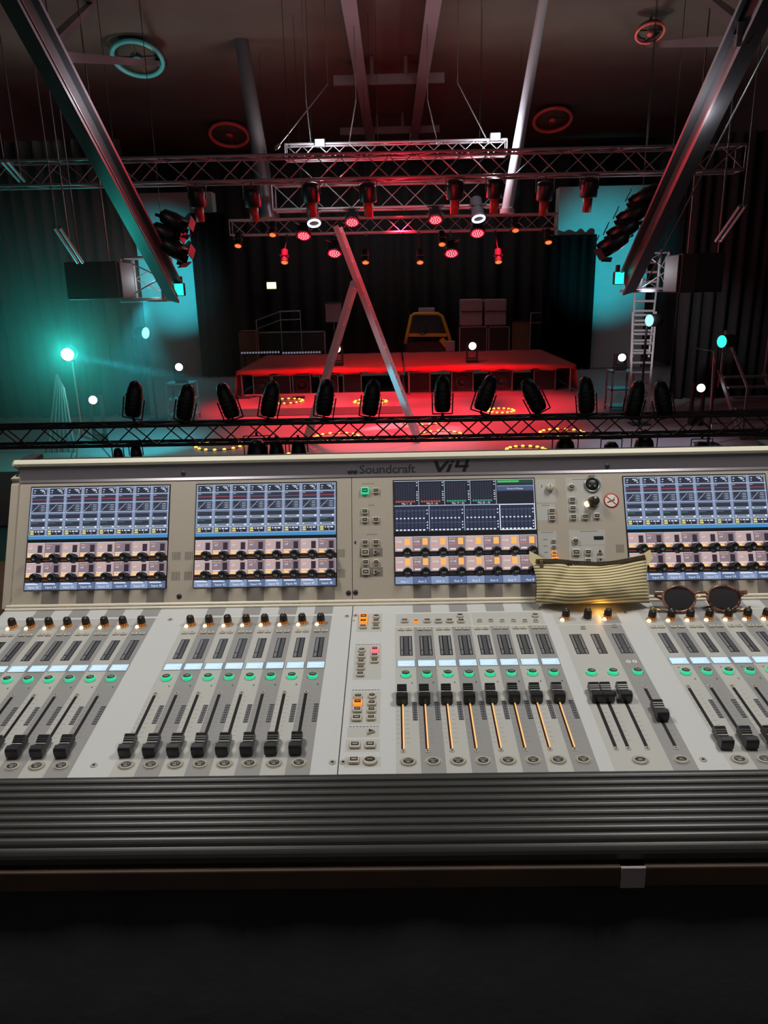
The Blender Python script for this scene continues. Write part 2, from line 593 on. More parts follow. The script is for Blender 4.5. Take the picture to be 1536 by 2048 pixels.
# -- display screens
BG, LINE, CELL = lin((106, 120, 152)), lin((206, 220, 240)), lin((46, 51, 66))
CELL2, WHITE, REDL = lin((40, 44, 58)), lin((225, 235, 245)), lin((205, 70, 80))
BLUE, YEL, GRN = lin((64, 140, 196)), lin((222, 214, 130)), lin((80, 160, 120))
MAUV, MAUV2, ORNG, ORT = lin((188, 164, 164)), lin((136, 118, 126)), lin((255, 192, 110)), lin((255, 176, 130))
DARK, PLUM = lin((22, 19, 20)), lin((52, 40, 52))
NAMA, NAMB = lin((132, 148, 182)), lin((92, 108, 144))
enc = MM()
enc.lathe([(8.4, 0), (8.4, 2), (7.4, 3), (7.1, 15), (6.3, 16.5), (4.2, 16.5), (3.8, 15.4), (0.4, 15.4)], M['black'], 20)
for k in range(14):
    t = 2 * PI * k / 14
    enc.box((7.3 * math.cos(t), 7.3 * math.sin(t), 8), (1.0, 1.0, 11), M['satin'], Matrix.Rotation(t, 3, 'Z'))
ENC = enc.mesh('encoder_knob')

def display(bi, names, master):
    s = CX[bi][0]
    x0 = s - 12.5 if not master else s - 13
    W_ = 242
    cw = W_ / 8
    b = MM()
    S = M['screen']
    def q(x, y, x1, y1, l, c):
        b.rect(x0 + x, y, x0 + x1, y1, 0.3 + 0.06 * l, S, c)
    b.box((x0 + W_ / 2, 121.5, -2), (W_ + 3, 181.5, 4), M['black'])
    if not master:
        q(0, 118.5, W_, 210, 0, BG)
        q(0, 118.8, W_, 124, 1, BLUE)
        for k in range(8):
            X = k * cw
            q(X + .4, 125, X + .9, 210, 1, LINE)
            q(X + 28.6, 125, X + 29.1, 210, 1, LINE)
            for y in (124.6, 135, 165, 181.5, 196, 209):
                q(X + .4, y, X + cw, y + .6, 1, LINE)
            q(X + 3, 197.5, X + 27, 208, 2, CELL2)
            for dx, y, l in ((5, 204, 3), (5, 200, 2), (15, 205, 7), (18, 202.5, 6), (22, 199.5, 3), (24, 206, 2)):
                q(X + dx, y, X + dx + l, y + 1.3, 3, WHITE)
            q(X + 3, 183.5, X + 27, 194.5, 2, CELL)
            q(X + 3, 193, X + 8, 193.6, 3, LINE)
            q(X + 3, 188, X + 27, 188.8, 3, REDL)
            q(X + 3, 166.5, X + 27, 180.5, 2, CELL)
            q(X + 3, 166.5, X + 3.4, 180.5, 3, BG)
            q(X + 16.5, 166.5, X + 16.9, 180.5, 3, BG)
            q(X + 3, 173, X + 16, 173.3, 3, BG)
            b.add([(x0 + X + 3.5, 167.2, .5), (x0 + X + 4.3, 167.2, .5), (x0 + X + 16, 179.3, .5), (x0 + X + 15.2, 179.3, .5)], [(0, 1, 2, 3)], S, col=LINE)
            for j in range(4):
                q(X + 18.5, 168.5 + 3 * j, X + 25.5, 169.2 + 3 * j, 3, LINE)
            q(X + 3, 151.5, X + 27, 162, 2, CELL)
            q(X + 3, 137.5, X + 27, 149, 2, CELL)
            q(X + 3, 146.6, X + 15, 147.1, 3, GRN)
            for y in (151.5, 137.5):
                q(X + 3, y, X + 27, y + 2.8, 3, LINE)
                q(X + 5.5, y + .7, X + 23, y + 2.1, 4, CELL2)
                q(X + 24.5, y - .3, X + 26.5, y + 3, 4, WHITE)
            q(X + 2, 126, X + 28, 134.4, 2, CELL2)
            q(X + 3, 130.6, X + 9, 133.6, 3, YEL)
            q(X + 3, 126.8, X + 9, 129.6, 3, YEL)
            for dx, l in ((11, 2), (15, 4), (20.5, 5)):
                q(X + dx, 131, X + dx + l, 133, 3, WHITE)
            q(X + 18, 126.8, X + 18.6, 129.4, 3, WHITE)
    else:
        q(0, 121, W_, 210, 0, lin((40, 44, 58)))
        xs = [0, 43.5, 88, 132.5, 177, W_]
        tints = [lin((205, 92, 70)), lin((205, 92, 70)), lin((70, 175, 120)), lin((70, 165, 150))]
        nm = ['Mix 1 - 8', 'Mix 9 - 16', 'Mix 17 - 24', 'Mix 25 - 32']
        for j in range(4):
            q(xs[j] + .6, 167, xs[j + 1] - .6, 209.4, 1, lin((30, 33, 46)))
            for k in range(8):
                q(xs[j] + 3 + 4.3 * k, 176, xs[j] + 5.6 + 4.3 * k, 206, 2, lin((44, 48, 62)))
                q(xs[j] + 3 + 4.3 * k, 172, xs[j] + 6 + 4.3 * k, 175, 2, tints[j])
                q(xs[j] + 3.9 + 4.3 * k, 172.9, xs[j] + 5.1 + 4.3 * k, 174.1, 3, lin((30, 33, 46)))
            q(xs[j + 1] - 1.2, 167, xs[j + 1] - .6, 209.4, 2, LINE)
            for y in (206, 201, 190, 186, 183, 179, 175):
                q(xs[j + 1] - 5, y, xs[j + 1] - 2.5, y + 1.2, 3, WHITE)
            b.text(nm[j], x0 + (xs[j] + xs[j + 1]) / 2, 168, 4.6, .55, S, WHITE)
        q(0, 165.6, W_, 166.6, 3, LINE)
        q(0, 209.2, W_, 210, 3, LINE)
        q(178, 203.5, W_ - 1, 208.5, 1, lin((36, 70, 60)))
        q(179, 204.5, 216, 208, 2, lin((60, 190, 90)))
        q(178, 198, W_ - 1, 198.6, 2, LINE)
        q(178, 190, W_ - 1, 197.5, 1, lin((70, 86, 122)))
        b.text('Front of House', x0 + 209, 192, 4.4, .5, S, WHITE)
        q(178, 167.5, W_ - 1, 188.5, 1, lin((28, 30, 40)))
        q(W_ - 1.2, 166, W_ - .4, 209, 3, LINE)
        for j in range(4):
            X = 60.4 * j
            q(X + .5, 122, X + 59.8, 165, 1, lin((36, 42, 66)))
            for k in range(8):
                q(X + 3 + 6.6 * k, 128, X + 6 + 6.6 * k, 160, 2, lin((56, 60, 80)))
                q(X + 3 + 6.6 * k, 143, X + 6 + 6.6 * k, 145, 3, WHITE)
                q(X + 2.6 + 6.6 * k, 122.6, X + 6.4 + 6.6 * k, 125, 3, WHITE)
            q(X + 2, 136, X + 55, 136.4, 3, BG)
            q(X + 2, 157, X + 55, 157.4, 3, BG)
            for y in (157, 151, 136, 131, 126):
                q(X + 55.5, y, X + 57.5, y + 2, 3, WHITE)
            q(X + 59.6, 121.5, X + 60.3, 165.6, 3, LINE)
        for a0, a1, c0, c1 in ((181, 182, 121.5, 166), (W_ - 2, W_ - .6, 121.5, 166)):
            q(a0, c0, a1, c1, 4, WHITE)
        q(181, 121.3, W_ - .6, 122.6, 4, WHITE)
        q(181, 165, W_ - .6, 166.4, 4, WHITE)
    # two rows of encoder fields
    for row, (y0, y1) in enumerate(((79, 113), (45, 78.3))):
        q(0, y0, W_, y1, 0, DARK)
        q(0, y0 + 1.5, W_, y0 + 3.6, 1, lin((96, 50, 24)) if not master else lin((34, 30, 32)))  # orange strip paints a reflection on the dark bar
        for k in range(8):
            X = k * cw
            q(X + .4, y0 + 8, X + cw - .4, y1 - 1, 1, MAUV if k % 2 == 0 else MAUV2)
            q(X + .4, y1 - 1.2, X + cw - .4, y1 - .4, 2, LINE)
            q(X + cw - .6, y0 + 8, X + cw, y1 - 1, 2, lin((214, 196, 196)))
            no = str(k + 1 + 8 * row)
            if not master:
                b.text('Aux ' + no if row else 'Aux 1', x0 + X + 2, y1 - 6, 4.2, .55, S, ORT, 'LEFT')
                b.text('-inf', x0 + X + 2.5, y1 - 11, 5, .55, S, WHITE, 'LEFT')
                q(X + 18, y1 - 18, X + 26, y1 - 5, 2, PLUM)
                q(X + 18, y1 - 19, X + 26, y1 - 18.2, 3, WHITE)
                q(X + 1, y0 + 13.5, X + 15, y0 + 15.6, 2, lin((232, 214, 210)))
                q(X + 1, y0 + 8.6, X + 10.5, y0 + 13, 2, ORNG)
                q(X + 2.5, y0 + 10.2, X + 9, y0 + 11.4, 3, lin((255, 226, 170)))
            else:
                b.text('Aux ' + no, x0 + X + 2, y1 - 5.5, 4.2, .55, S, ORT, 'LEFT')
                b.text('0.0dB' if row == 0 else ('-2.6dB', '-0.4dB', '-0.8dB', '-0.7dB', '-0.8dB', '-0.0dB', '-0.0dB', '-0.4dB')[k], x0 + X + 2, y1 - 10.5, 4.4, .55, S, WHITE, 'LEFT')
                b.text('Aux ' + no, x0 + X + 2, y1 - 15, 4, .55, S, lin((255, 130, 70)), 'LEFT')
                q(X + 17, y1 - 15, X + 26, y1 - 3.5, 2, lin((250, 184, 100)))
                q(X + 3, y0 + 10, X + 13, y0 + 12.6, 2, lin((232, 214, 210)))
    for k in range(8):
        X = k * cw
        q(X, 31.5, X + cw - .5, 44, 1, NAMA if k % 2 == 0 else NAMB)
        if not master:
            q(X + 2, 40.5, X + cw - 8, 42.5, 2, WHITE)
        b.text(names[k], x0 + X + cw / 2, 34, 5.6, .5, S, WHITE)
    o = b.build('display_screen', desk, bp_(0, 0, 1.2), RB, fix=False)
    for row, y in enumerate((84.5, 51)):
        for k in range(8):
            put('encoder_knob', ENC, o, (mm * (x0 + k * cw + 21), mm * y, .0004))
    return o

tag(display(0, ['Input %d' % (33 + k) for k in range(8)], False), 'leftmost lit channel display')
tag(display(1, ['Input %d' % (41 + k) for k in range(8)], False), 'lit channel display left of the centre buttons')
tag(display(2, ['Aux %d' % (1 + k) for k in range(8)], True), 'master display with orange blocks under the brand lettering')
tag(display(3, ['Input %d' % (49 + k) for k in range(8)], False), 'channel display behind the sunglasses')

# -- faders: a slot in the panel with its cap
def slot_mesh(kind):
    b = MM()
    b.rect(-2.2, 24, 2.2, 141, 0.35, M['black'])
    if kind == 'lit':
        b.rect(-2.0, 25, 0.2, 138, 0.42, M['copper'])
        b.rect(0.0, 25, 2.0, 138, 0.45, M['gold'])
    for v in (21, 145):
        b.lathe([(3.4, 0.2), (3.4, .6), (2.8, .8)], M['ring'], 12, (0, v, 0))
        b.disc((0, v, 0.95), 1.3, M['dark'], 8)
    return b.mesh('fader')
capm = MM()
prof = [(-15, 3), (-15, 11.5), (-13.5, 14), (-8, 14.6), (-4.5, 12.8), (-1.5, 10.8), (1.5, 10.8), (4, 12), (9, 14.4), (13, 14.2), (15, 11), (16, 3)]
capm.prism(prof, -6.6, 6.6, M['satin'])
capm.prism([(-15.6, 2), (-15.6, 10.8), (-14, 13.6), (-7, 14.2), (-5, 12.4), (-5, 2)], -7.8, 7.8, M['satin'])
for v, h in ((5.6, 12.6), (8.4, 13.9), (11.2, 14.2), (2.8, 11.5)):
    capm.box((0, v, h + .25), (13.3, 1.0, .8), M['black'])
capm.box((0, 0, 11.1), (13, 0.9, .4), M['legend'])
capm.box((0, 0, 3), (3, 20, 6), M['black'])
FCAP = capm.mesh('fader_cap')
SLOT, SLOTL = slot_mesh('dark'), slot_mesh('lit')
for bi, (s, kind) in enumerate(BAYS):
    for k in range(8):
        fx = CX[bi][k] - (6 if bi != 3 else 8)
        o = put('fader', SLOTL if kind == 'out' else SLOT, desk, sp(fx, 0), RS)
        put('fader_cap', FCAP, o, (0, mm * (127 if kind == 'out' else 31), 0))
for x, v in ((264, 126), (279, 126), (302, 126), (337, 86)):
    o = put('fader', SLOT, desk, sp(x, 0), RS)
    put('fader_cap', FCAP, o, (0, mm * v, 0))

# -- rotary knobs with a light at the foot
kb = MM()
kb.lathe([(8.6, 0), (8.6, .8), (7.2, 1.0), (7.0, 1.6)], M['ring'], 24)
kb.lathe([(6.6, 1.2), (6.2, 3), (5.2, 16), (4.6, 17.2), (0.3, 17.2)], M['knob'], 20)
for k in range(10):
    t = 2 * PI * k / 10
    kb.box((5.9 * math.cos(t), 5.9 * math.sin(t), 8.6), (.8, .9, 13), M['knob'], Matrix.Rotation(t, 3, 'Z') @ Matrix.Rotation(R(-4), 3, 'Y'))
kb.box((0, 3, 17.3), (0.8, 4, .3), M['legend'])
KNOB = kb.mesh('rotary_knob')
kl = MM()
kl.lathe([(3.4, 0), (3.2, 1.6), (2.2, 2.8), (0.2, 3.2)], M['amberled'], 12)
KLED = kl.mesh('knob_light')
ks = MM()
ks.lathe([(6.9, 1.2), (6.55, 3.4), (6.2, 6.5)], M['amberskirt'], 20, cap=False)
KSK = ks.mesh('lit_skirt')
def knob(x, v, lit=True):
    o = put('rotary_knob', KNOB, desk, sp(x, v), RS)
    if lit:
        put('knob_light', KLED, o, (-.0062, -.0052, .0006))
        put('lit_skirt', KSK, o)
for bi in (0, 1, 3):
    for k in range(8):
        knob(CX[bi][k] - 1, 327 if bi < 3 else 322)
for x, l in ((268, True), (303, False), (335, True)):
    knob(x, 329, l)

# -- channel ON and SEL buttons
ob = MM()
ob.lathe([(7.6, 0), (7.6, .6), (6.9, .8)], M['ring'], 24)
ob.lathe([(6.7, .5), (6.6, 4), (5.8, 5.2), (5.2, 5.4)], M['green'], 24)
ON = ob.mesh('on_button')
oc = MM()
oc.lathe([(5.7, 5.0), (5.6, 5.6), (5.0, 6.0)], M['dark'], 20, sy=.84)
oc.text('ON', 0, -1.5, 4.6, 6.3, M['legend'])
ONC = oc.mesh('button_cap')
for bi in range(4):
    for k in range(8):
        o = put('on_button', ON, desk, sp(CX[bi][k], 180 if bi < 3 else 177), RS)
        put('button_cap', ONC, o)
for x in (272.5, 303, 337.5):
    o = put('on_button', ON, desk, sp(x, 179), RS)
    put('button_cap', ONC, o)
sb = MM()
sb.lathe([(10.8, 0), (10.8, .5), (9.9, .7), (9.7, .3), (8, .3)], M['ring'], 28, sy=.8)
sb.lathe([(9.0, .3), (8.8, 1.3), (8.0, 1.8)], M['ring'], 28, sy=.8)
SEL = sb.mesh('select_button')
scp = MM()
scp.lathe([(6.4, 1.7), (6.4, 2.0), (6.0, 2.1)], M['dark'], 24, sy=.76)
scp.text('SOLO', 0, 0.4, 3.4, 2.2, M['legend'])
scp.text('SEL', 0, -3.0, 3.4, 2.2, M['legend'])
SCAP = scp.mesh('button_cap')
sc2 = MM()
sc2.lathe([(6.4, 1.7), (6.4, 2.0), (6.0, 2.1)], M['dark'], 24, sy=.6)
sc2.text('SEL', 0, -1.1, 3.4, 2.2, M['legend'])
SCAP2 = sc2.mesh('button_cap')
for bi in range(4):
    for k in range(8):
        o = put('select_button', SEL, desk, sp(CX[bi][k], 2 if bi < 3 else -1), RS)
        put('button_cap', SCAP, o)
for x in (287, 336):
    o = put('select_button', SEL, desk, sp(x, 0), RS)
    put('button_cap', SCAP2, o)

# -- label displays, level meters and gain meters
lb = MM()
lb.box((0, 0, .3), (27, 17.4, .6), M['grey'])
lb.rect(-12.6, -7.8, 12.6, 7.8, .65, M['lcd'])
for j in range(2):
    lb.rect(-10, 1.2 - 5 * j, 8 - 3 * j, 3.4 - 5 * j, .7, M['lcdt'])
LCD = lb.mesh('label_display')
def meter_mesh(kind):
    b = MM()
    if kind == 'in':
        b.box((0, 0, .2), (13.4, 54, .4), M['black'])
        b.rect(-5.6, -12, -1.6, 25.5, .45, M['segment'])
        b.rect(-5.6, -25.5, -1.6, -14, .45, M['segment'])
        for k in range(16):
            b.rect(0.6, -25 + 3.2 * k, 5.4, -23.6 + 3.2 * k, .45, M['segment'])
    else:
        b.box((0, 0, .2), (18.6, 54, .4), M['black'])
        for x in (-6.4, 6.4):
            b.rect(x - 1.6, -12, x + 1.6, 25.5, .45, M['segment'])
            b.rect(x - 1.6, -25.5, x + 1.6, -14, .45, M['segment'])
        for k in range(22):
            b.rect(-3, -25 + 2.35 * k, 3, -24 + 2.35 * k, .45, M['grey'])
    return b.mesh('level_meter')
MIN_, MOUT = meter_mesh('in'), meter_mesh('out')
gm = MM()
gm.box((0, 0, .2), (6.2, 38, .4), M['dark'])
for k in range(7):
    for j in (-1, 1):
        gm.rect(j * 1.5 - 1.1, -17.4 + 5.1 * k, j * 1.5 + 1.1, -13.8 + 5.1 * k, .45, M['segment'])
GM = gm.mesh('gain_meter')
sqb = MM()
sqb.bbox((0, 0, 1.3), (9.6, 5.8, 2.6), M['button'], .8)
sqb.box((0, 0, 2.6), (5.0, 2.0, .2), M['grey'])
PAIR = sqb.mesh('push_button')
for bi, (s, kind) in enumerate(BAYS):
    for k in range(8):
        c = CX[bi][k]
        put('label_display', LCD, desk, sp(c + 1.2, 209.5 if bi < 3 else 206.5), RS)
        put('level_meter', MOUT if kind == 'out' else MIN_, desk, sp(c + (1.5 if kind != 'out' else 2), 257 if bi < 3 else 254.5), RS)
        put('gain_meter', GM, desk, sp(c + 10.8, 99 if bi < 3 else 96), RS)
        for j, dx in enumerate((-5, 7)):
            put('push_button', PAIR, desk, sp(c + dx, 302 if bi < 3 else 298.5), RS)
for x, m in ((272.5, MOUT), (302.5, MIN_), (338, MOUT)):
    put('level_meter', m, desk, sp(x, 255), RS)

# -- panel buttons: square, round, triangular and lit ones
def square_btn(w_, d, m, tall=4.0, marks=1, name='square_button', lit=False):
    b = MM()
    b.bbox((0, 0, tall / 2), (w_, d, tall), m, 1.2)
    b2 = MM()
    b2.box((0, .3, tall + .1), (w_ * .72, d * .56, .4), M['dark'])
    for j in range(marks):
        b2.box((0, .3 + (1.3 * (j - (marks - 1) / 2)), tall + .35), (w_ * .48, .7, .15), m if lit else M['legend'])
    return b.mesh(name), b2.mesh('button_cap')
def round_btn(r, m, name='round_button', sx=1.0):
    b = MM()
    b.lathe([(r, 0), (r, 2.6), (r * .8, 4)], m, 20, sx=sx)
    b2 = MM()
    b2.lathe([(r * .74, 3.9), (r * .74, 4.3), (r * .6, 4.5)], M['dark'], 18, sx=sx, sy=.72)
    b2.box((0, 0, 4.6), (r * .8, .7, .15), M['legend'])
    return b.mesh(name), b2.mesh('button_cap')
def tri_btn(up):
    b = MM()
    n = [(-5, -5), (-5, 5), (5.5, 0)] if up == 'right' else ([(-5, -4.4), (5, -4.4), (0, 5)] if up == 'up' else [(-5, 4.4), (0, -5), (5, 4.4)])
    vs = [(x, y, 0) for x, y in n] + [(x * .85, y * .85, 3.6) for x, y in n]
    b.add(vs, [(0, 1, 4, 3), (1, 2, 5, 4), (2, 0, 3, 5), (3, 4, 5)], M['button'])
    b2 = MM()
    vs = [(x * .6, y * .6, 3.6) for x, y in n] + [(x * .55, y * .55, 4) for x, y in n]
    b2.add(vs, [(0, 1, 4, 3), (1, 2, 5, 4), (2, 0, 3, 5), (3, 4, 5)], M['dark'])
    return b.mesh('triangle_button'), b2.mesh('button_cap')
BT = {'s': square_btn(11, 9.4, M['button']), 'S': square_btn(13, 11, M['button'], marks=2), 'l': square_btn(13, 15, M['orange'], 5, 2, lit=True),
      'o': square_btn(12, 11, M['orange'], 5, 1, lit=True), 'p': square_btn(11, 11, M['pink'], 5, 1, lit=True), 'g': square_btn(13, 12, M['green'], 5, 2, lit=True),
      'r': round_btn(5.6, M['button']), 'R': round_btn(8, M['button'], sx=1.1), 't': tri_btn('right'), 'u': tri_btn('up'), 'd': tri_btn('down'),
      'w': square_btn(8, 6, M['button'], 2.6), 'x': square_btn(8, 7, M['orange'], 3, 1, lit=True)}
def btn(kind, pos, rot):
    a, c = BT[kind]
    o = put(a.name.split('.')[0], a, desk, pos, rot)
    put('button_cap', c, o)
    lb = {'l': 'tall lit orange button', 'o': 'lit orange button', 'p': 'lit pink button', 'g': 'lit green button', 'x': 'small lit orange button'}.get(kind)
    if lb:
        tag(o, lb)
SB = [('l', -56.5, 340), ('o', -56.5, 326), ('s', -56.5, 311), ('r', -36, 342), ('s', -36, 327), ('s', -36, 311),
      ('r', -56, 244), ('s', -56, 228), ('s', -56, 213), ('s', -56, 198), ('s', -56, 182), ('p', -36.5, 244), ('s', -36.5, 229), ('s', -36.5, 215),
      ('s', -57, 130), ('o', -57, 116), ('s', -57, 101), ('S', -57, 84), ('r', -38, 131), ('s', -38, 115), ('s', -38, 100), ('s', -38, 84),
      ('t', -37.5, 57), ('S', -57, 31.5), ('S', -38, 31.5), ('S', -57, 4), ('R', -37.5, 3.5),
      ('s', 10, 327), ('x', 28, 326), ('s', 46, 326), ('s', 64, 325), ('s', 82, 325), ('s', 100, 324), ('r', 100, 341),
      ('w', 130, 325), ('w', 148, 325), ('w', 166, 324), ('w', 184, 324), ('w', 202, 323), ('w', 219, 322), ('r', 221, 338), ('w', 289, 299), ('w', 339, 303)]
for k, x, v in SB:
    btn(k, sp(x, v), RS)
BBt = [('g', -54, 194), ('s', -35, 194), ('s', -54.5, 158), ('s', -54.5, 143), ('s', -35.5, 143), ('s', -54.5, 104), ('s', -36, 104), ('S', -54.5, 87), ('t', -36, 87),
       ('s', -54, 70), ('r', -36, 70), ('S', -54, 53.5), ('t', -36, 53.5),
       ('s', 266, 153), ('s', 266, 141), ('r', 302, 195), ('s', 302, 172), ('s', 302, 157), ('s', 302, 142), ('s', 322, 142), ('s', 342, 143),
       ('w', 266, 101), ('w', 266, 91), ('x', 266, 80), ('o', 267, 67), ('w', 267, 53), ('r', 303, 101), ('S', 303, 81), ('s', 323, 81), ('u', 343, 82), ('s', 322, 66), ('d', 343, 67),
       ('s', 304, 54), ('s', 324, 53.5), ('s', 343, 53)]
for k, x, v in BBt:
    btn(k, bp_(x, v), RB)
# talkback dial, socket, lit dial, small window, stickers, screws
b = MM()
b.lathe([(6.6, 0), (6.6, 6), (5.6, 8), (.3, 8)], M['button'], 20)
b.box((0, 2.5, 8.2), (1, 5, .5), M['dark'])
tag(b.build('dial', desk, bp_(265, 194), RB), 'small beige dial right of the master display')
b = MM()
b.lathe([(14, 0), (14, 2), (12.6, 3.2), (11.4, 3.2), (11.2, 0.8), (.3, .8)], M['steel'], 32)
b.lathe([(11, .9), (10.6, 1.4), (.3, 1.4)], M['black'], 28)
for t in (90, 210, 330):
    b.lathe([(2, 1.5), (1.2, 1.6), (.2, 1.6)], M['grey'], 10, (5 * math.cos(R(t)), 5 * math.sin(R(t)), 0))
b.box((0, 13.5, 2), (9, 5, 4), M['steel'])
tag(b.build('microphone_socket', desk, bp_(338, 198), RB), 'round three-hole microphone socket')
b = MM()
b.lathe([(12.4, 0), (12.4, 1.2), (11.6, 1.6)], M['ring'], 28)
b.lathe([(9.6, 1.2), (9.2, 5), (7.6, 17), (6.8, 18), (.3, 18)], M['knob'], 24)
o = tag(b.build('dial', desk, bp_(337, 167), RB), 'lit brown dial under the microphone socket')
b = MM()
b.lathe([(5.2, .6), (4.8, 3), (3, 4.6), (.3, 5)], M['amberled'], 16)
b.build('knob_light', o, (-.0095, -.003, 0))
b = MM()
b.box((0, 0, .3), (16, 6, .6), M['black'])
b.build('small_window', desk, bp_(343, 105), RB)
b = MM()
b.lathe([(13, .1), (13, .35), (12.6, .4)], M['white'], 36)
b.lathe([(13.1, .42), (13.1, .5), (10.8, .52)], M['red'], 36, cap=False)
b.box((0, 0, .5), (22, 1.8, .2), M['red'], Matrix.Rotation(R(-42), 3, 'Z'))
b.box((-.5, -1, .44), (14, 2, .1), M['dark'], Matrix.Rotation(R(20), 3, 'Z'))
b.box((5, 4, .44), (6, 1, .1), M['dark'], Matrix.Rotation(R(50), 3, 'Z'))
tag(b.build('sticker', desk, bp_(369, 169.5), RB), 'round white sticker with a red no-smoking sign')
scr = MM()
scr.lathe([(4.4, 0), (4.4, .8), (3.4, 1.6)], M['dark'], 16)
scr.lathe([(1.8, 1.61), (1.2, 1.7), (.2, 1.7)], M['black'], 6)
SCW = scr.mesh('screw')
for x, w_ in ((-662, 231), (-371, 232), (-80, 230), (-71, 230), (366, 231), (-662, 15.5), (-371, 17), (-83.5, 18.3), (-71.7, 19), (368, 17)):
    h = 1.2 if w_ > 200 else 0
    put('screw', SCW, desk, bp_(x, w_, h), RB)
s2 = MM()
s2.lathe([(4.4, 0), (4.4, .5), (3.4, .8)], M['ring'], 16)
s2.lathe([(2.0, .82), (1.6, .9), (.2, .9)], M['black'], 8)
SCW2 = s2.mesh('screw')
for x, v in ((-374, 3), (-83, 3), (-70, 3), (362, 0), (-374, 345), (-84, 347), (-70, 349), (368, 345)):
    put('screw', SCW2, desk, sp(x, v), RS)
# ================================================================== things on the console, and its table
def corduroy():
    m = bpy.data.materials.new('striped_corduroy')
    m.use_nodes = True
    nt = m.node_tree
    b = nt.nodes['Principled BSDF']
    b.inputs['Roughness'].default_value = 0.85
    b.inputs['Sheen Weight'].default_value = 0.2
    at_ = nt.nodes.new('ShaderNodeAttribute')
    at_.attribute_name = 'wale'
    w_ = nt.nodes.new('ShaderNodeMath')
    w_.operation = 'MULTIPLY'
    w_.inputs[1].default_value = 15.0 * 2 * PI
    sn = nt.nodes.new('ShaderNodeMath')
    sn.operation = 'SINE'
    r = nt.nodes.new('ShaderNodeValToRGB')
    mp = nt.nodes.new('ShaderNodeMapRange')
    mp.inputs['From Min'].default_value = -1
    nt.links.new(at_.outputs['Fac'], w_.inputs[0])
    nt.links.new(w_.outputs[0], sn.inputs[0])
    nt.links.new(sn.outputs[0], mp.inputs['Value'])
    nt.links.new(mp.outputs[0], r.inputs['Fac'])
    r.color_ramp.elements[0].position = 0.22
    r.color_ramp.elements[0].color = (*lin((112, 98, 66)), 1)
    r.color_ramp.elements[1].position = 0.5
    r.color_ramp.elements[1].color = (*lin((222, 206, 158)), 1)
    nt.links.new(r.outputs['Color'], b.inputs['Base Color'])
    bp = nt.nodes.new('ShaderNodeBump')
    bp.inputs['Strength'].default_value = 0.5
    bp.inputs['Distance'].default_value = 0.001
    nt.links.new(mp.outputs[0], bp.inputs['Height'])
    nt.links.new(bp.outputs['Normal'], b.inputs['Normal'])
    return m
M['cord'] = corduroy()
M['zip'] = mat('dark_zip', (58, 48, 36), 0.6)
M['teeth'] = mat('zip_teeth', (120, 104, 76), 0.4, 0.6)
pw = Vector((ROOT.x, ROOT.y, ROOT.z))
pouch = thing('pencil_pouch', 'beige striped corduroy zip pouch lying on the grey sound mixing console', 'pouch', pw + sp(318, 361, 9), (R(-26), 0, R(-1.0)))
NS, NT = 40, 36
Wp, Hp = 0.186, 0.078
def pouch_pt(s, a):
    """s along the pouch, a around its section"""
    e = math.sin(PI * min(max(s, 0.0), 1.0)) ** 0.45 if 0 < s < 1 else 0.0
    th = 0.003 + 0.027 * e
    zz = 0.5 - 0.5 * math.cos(a)
    side = math.sin(a)
    tilt = 0.010 * (s - 0.5)
    h = Hp * (0.90 + 0.05 * math.sin(2.2 * PI * s + 1) + 0.07 * abs(2 * s - 1) ** 3)
    prof = abs(side) ** 0.75 * (1.25 - 0.95 * zz ** 1.3)
    y = th * prof * (1 if side > 0 else -1)
    x = (s - 0.5) * Wp * (1.0 - 0.05 * math.sin(PI * zz)) + 0.004 * (2 * s - 1) ** 5 * zz
    crease = abs((s - 0.12) * 1.1 - (zz - 0.25) * 0.35)
    dent = 0.007 * math.exp(-(crease / 0.035) ** 2) * (1 if s < .45 else 0.2) + 0.008 * math.exp(-((s - 0.3) / 0.13) ** 2 - ((zz - 0.45) / 0.2) ** 2) - 0.005 * math.exp(-((s - 0.62) / 0.16) ** 2 - ((zz - 0.4) / 0.25) ** 2)
    dent += 0.0018 * math.sin(9 * s * PI + 6 * zz)
    z = h * zz + 0.003 * math.sin(5 * s) * zz + tilt * zz
    if y < 0:
        y += dent * e
    return Vector((x, y, z))
vs, fs, wale = [], [], []
for i in range(NS + 1):
    for k in range(NT):
        a = 2 * PI * k / NT
        vs.append(pouch_pt(i / NS, a))
        zz = 0.5 - 0.5 * math.cos(a)
        wale.append(zz + 0.03 * math.sin(i / NS * 5) + 0.035 * math.exp(-((i / NS - 0.3) / 0.15) ** 2) * (1 - zz))
for i in range(NS):
    for k in range(NT):
        fs.append((i * NT + k, (i + 1) * NT + k, (i + 1) * NT + (k + 1) % NT, i * NT + (k + 1) % NT))
b = MB()
b.add(vs, fs, M['cord'], True)
o = b.build('cloth_body', pouch)
ca = o.data.attributes.new('wale', 'FLOAT', 'POINT')
ca.data.foreach_set('value', wale)
b = MB()
zp = [pouch_pt(0.03 + 0.94 * i / 40, PI * 1.17) + Vector((0, -.001, 0)) for i in range(41)]
for i in range(40):
    d = (zp[i + 1] - zp[i]) * 0.5
    c = (zp[i] + zp[i + 1]) / 2
    rot = (zp[i + 1] - zp[i]).to_track_quat('X', 'Z').to_matrix()
    b.box(c, ((zp[i + 1] - zp[i]).length * 1.05, 0.0022, 0.0085), M['zip'], rot)
    for q_ in (-.3, .3):
        b.box(c + Vector((q_ * 0.0045, -.0008, 0)), (0.0012, 0.0022, 0.0034), M['teeth'], rot)
b.build('zipper', pouch)
b = MB()
b.bbox(zp[1] + Vector((0.003, -.003, -.004)), (0.006, 0.003, 0.012), M['teeth'], .001)
b.build('zip_pull', pouch)
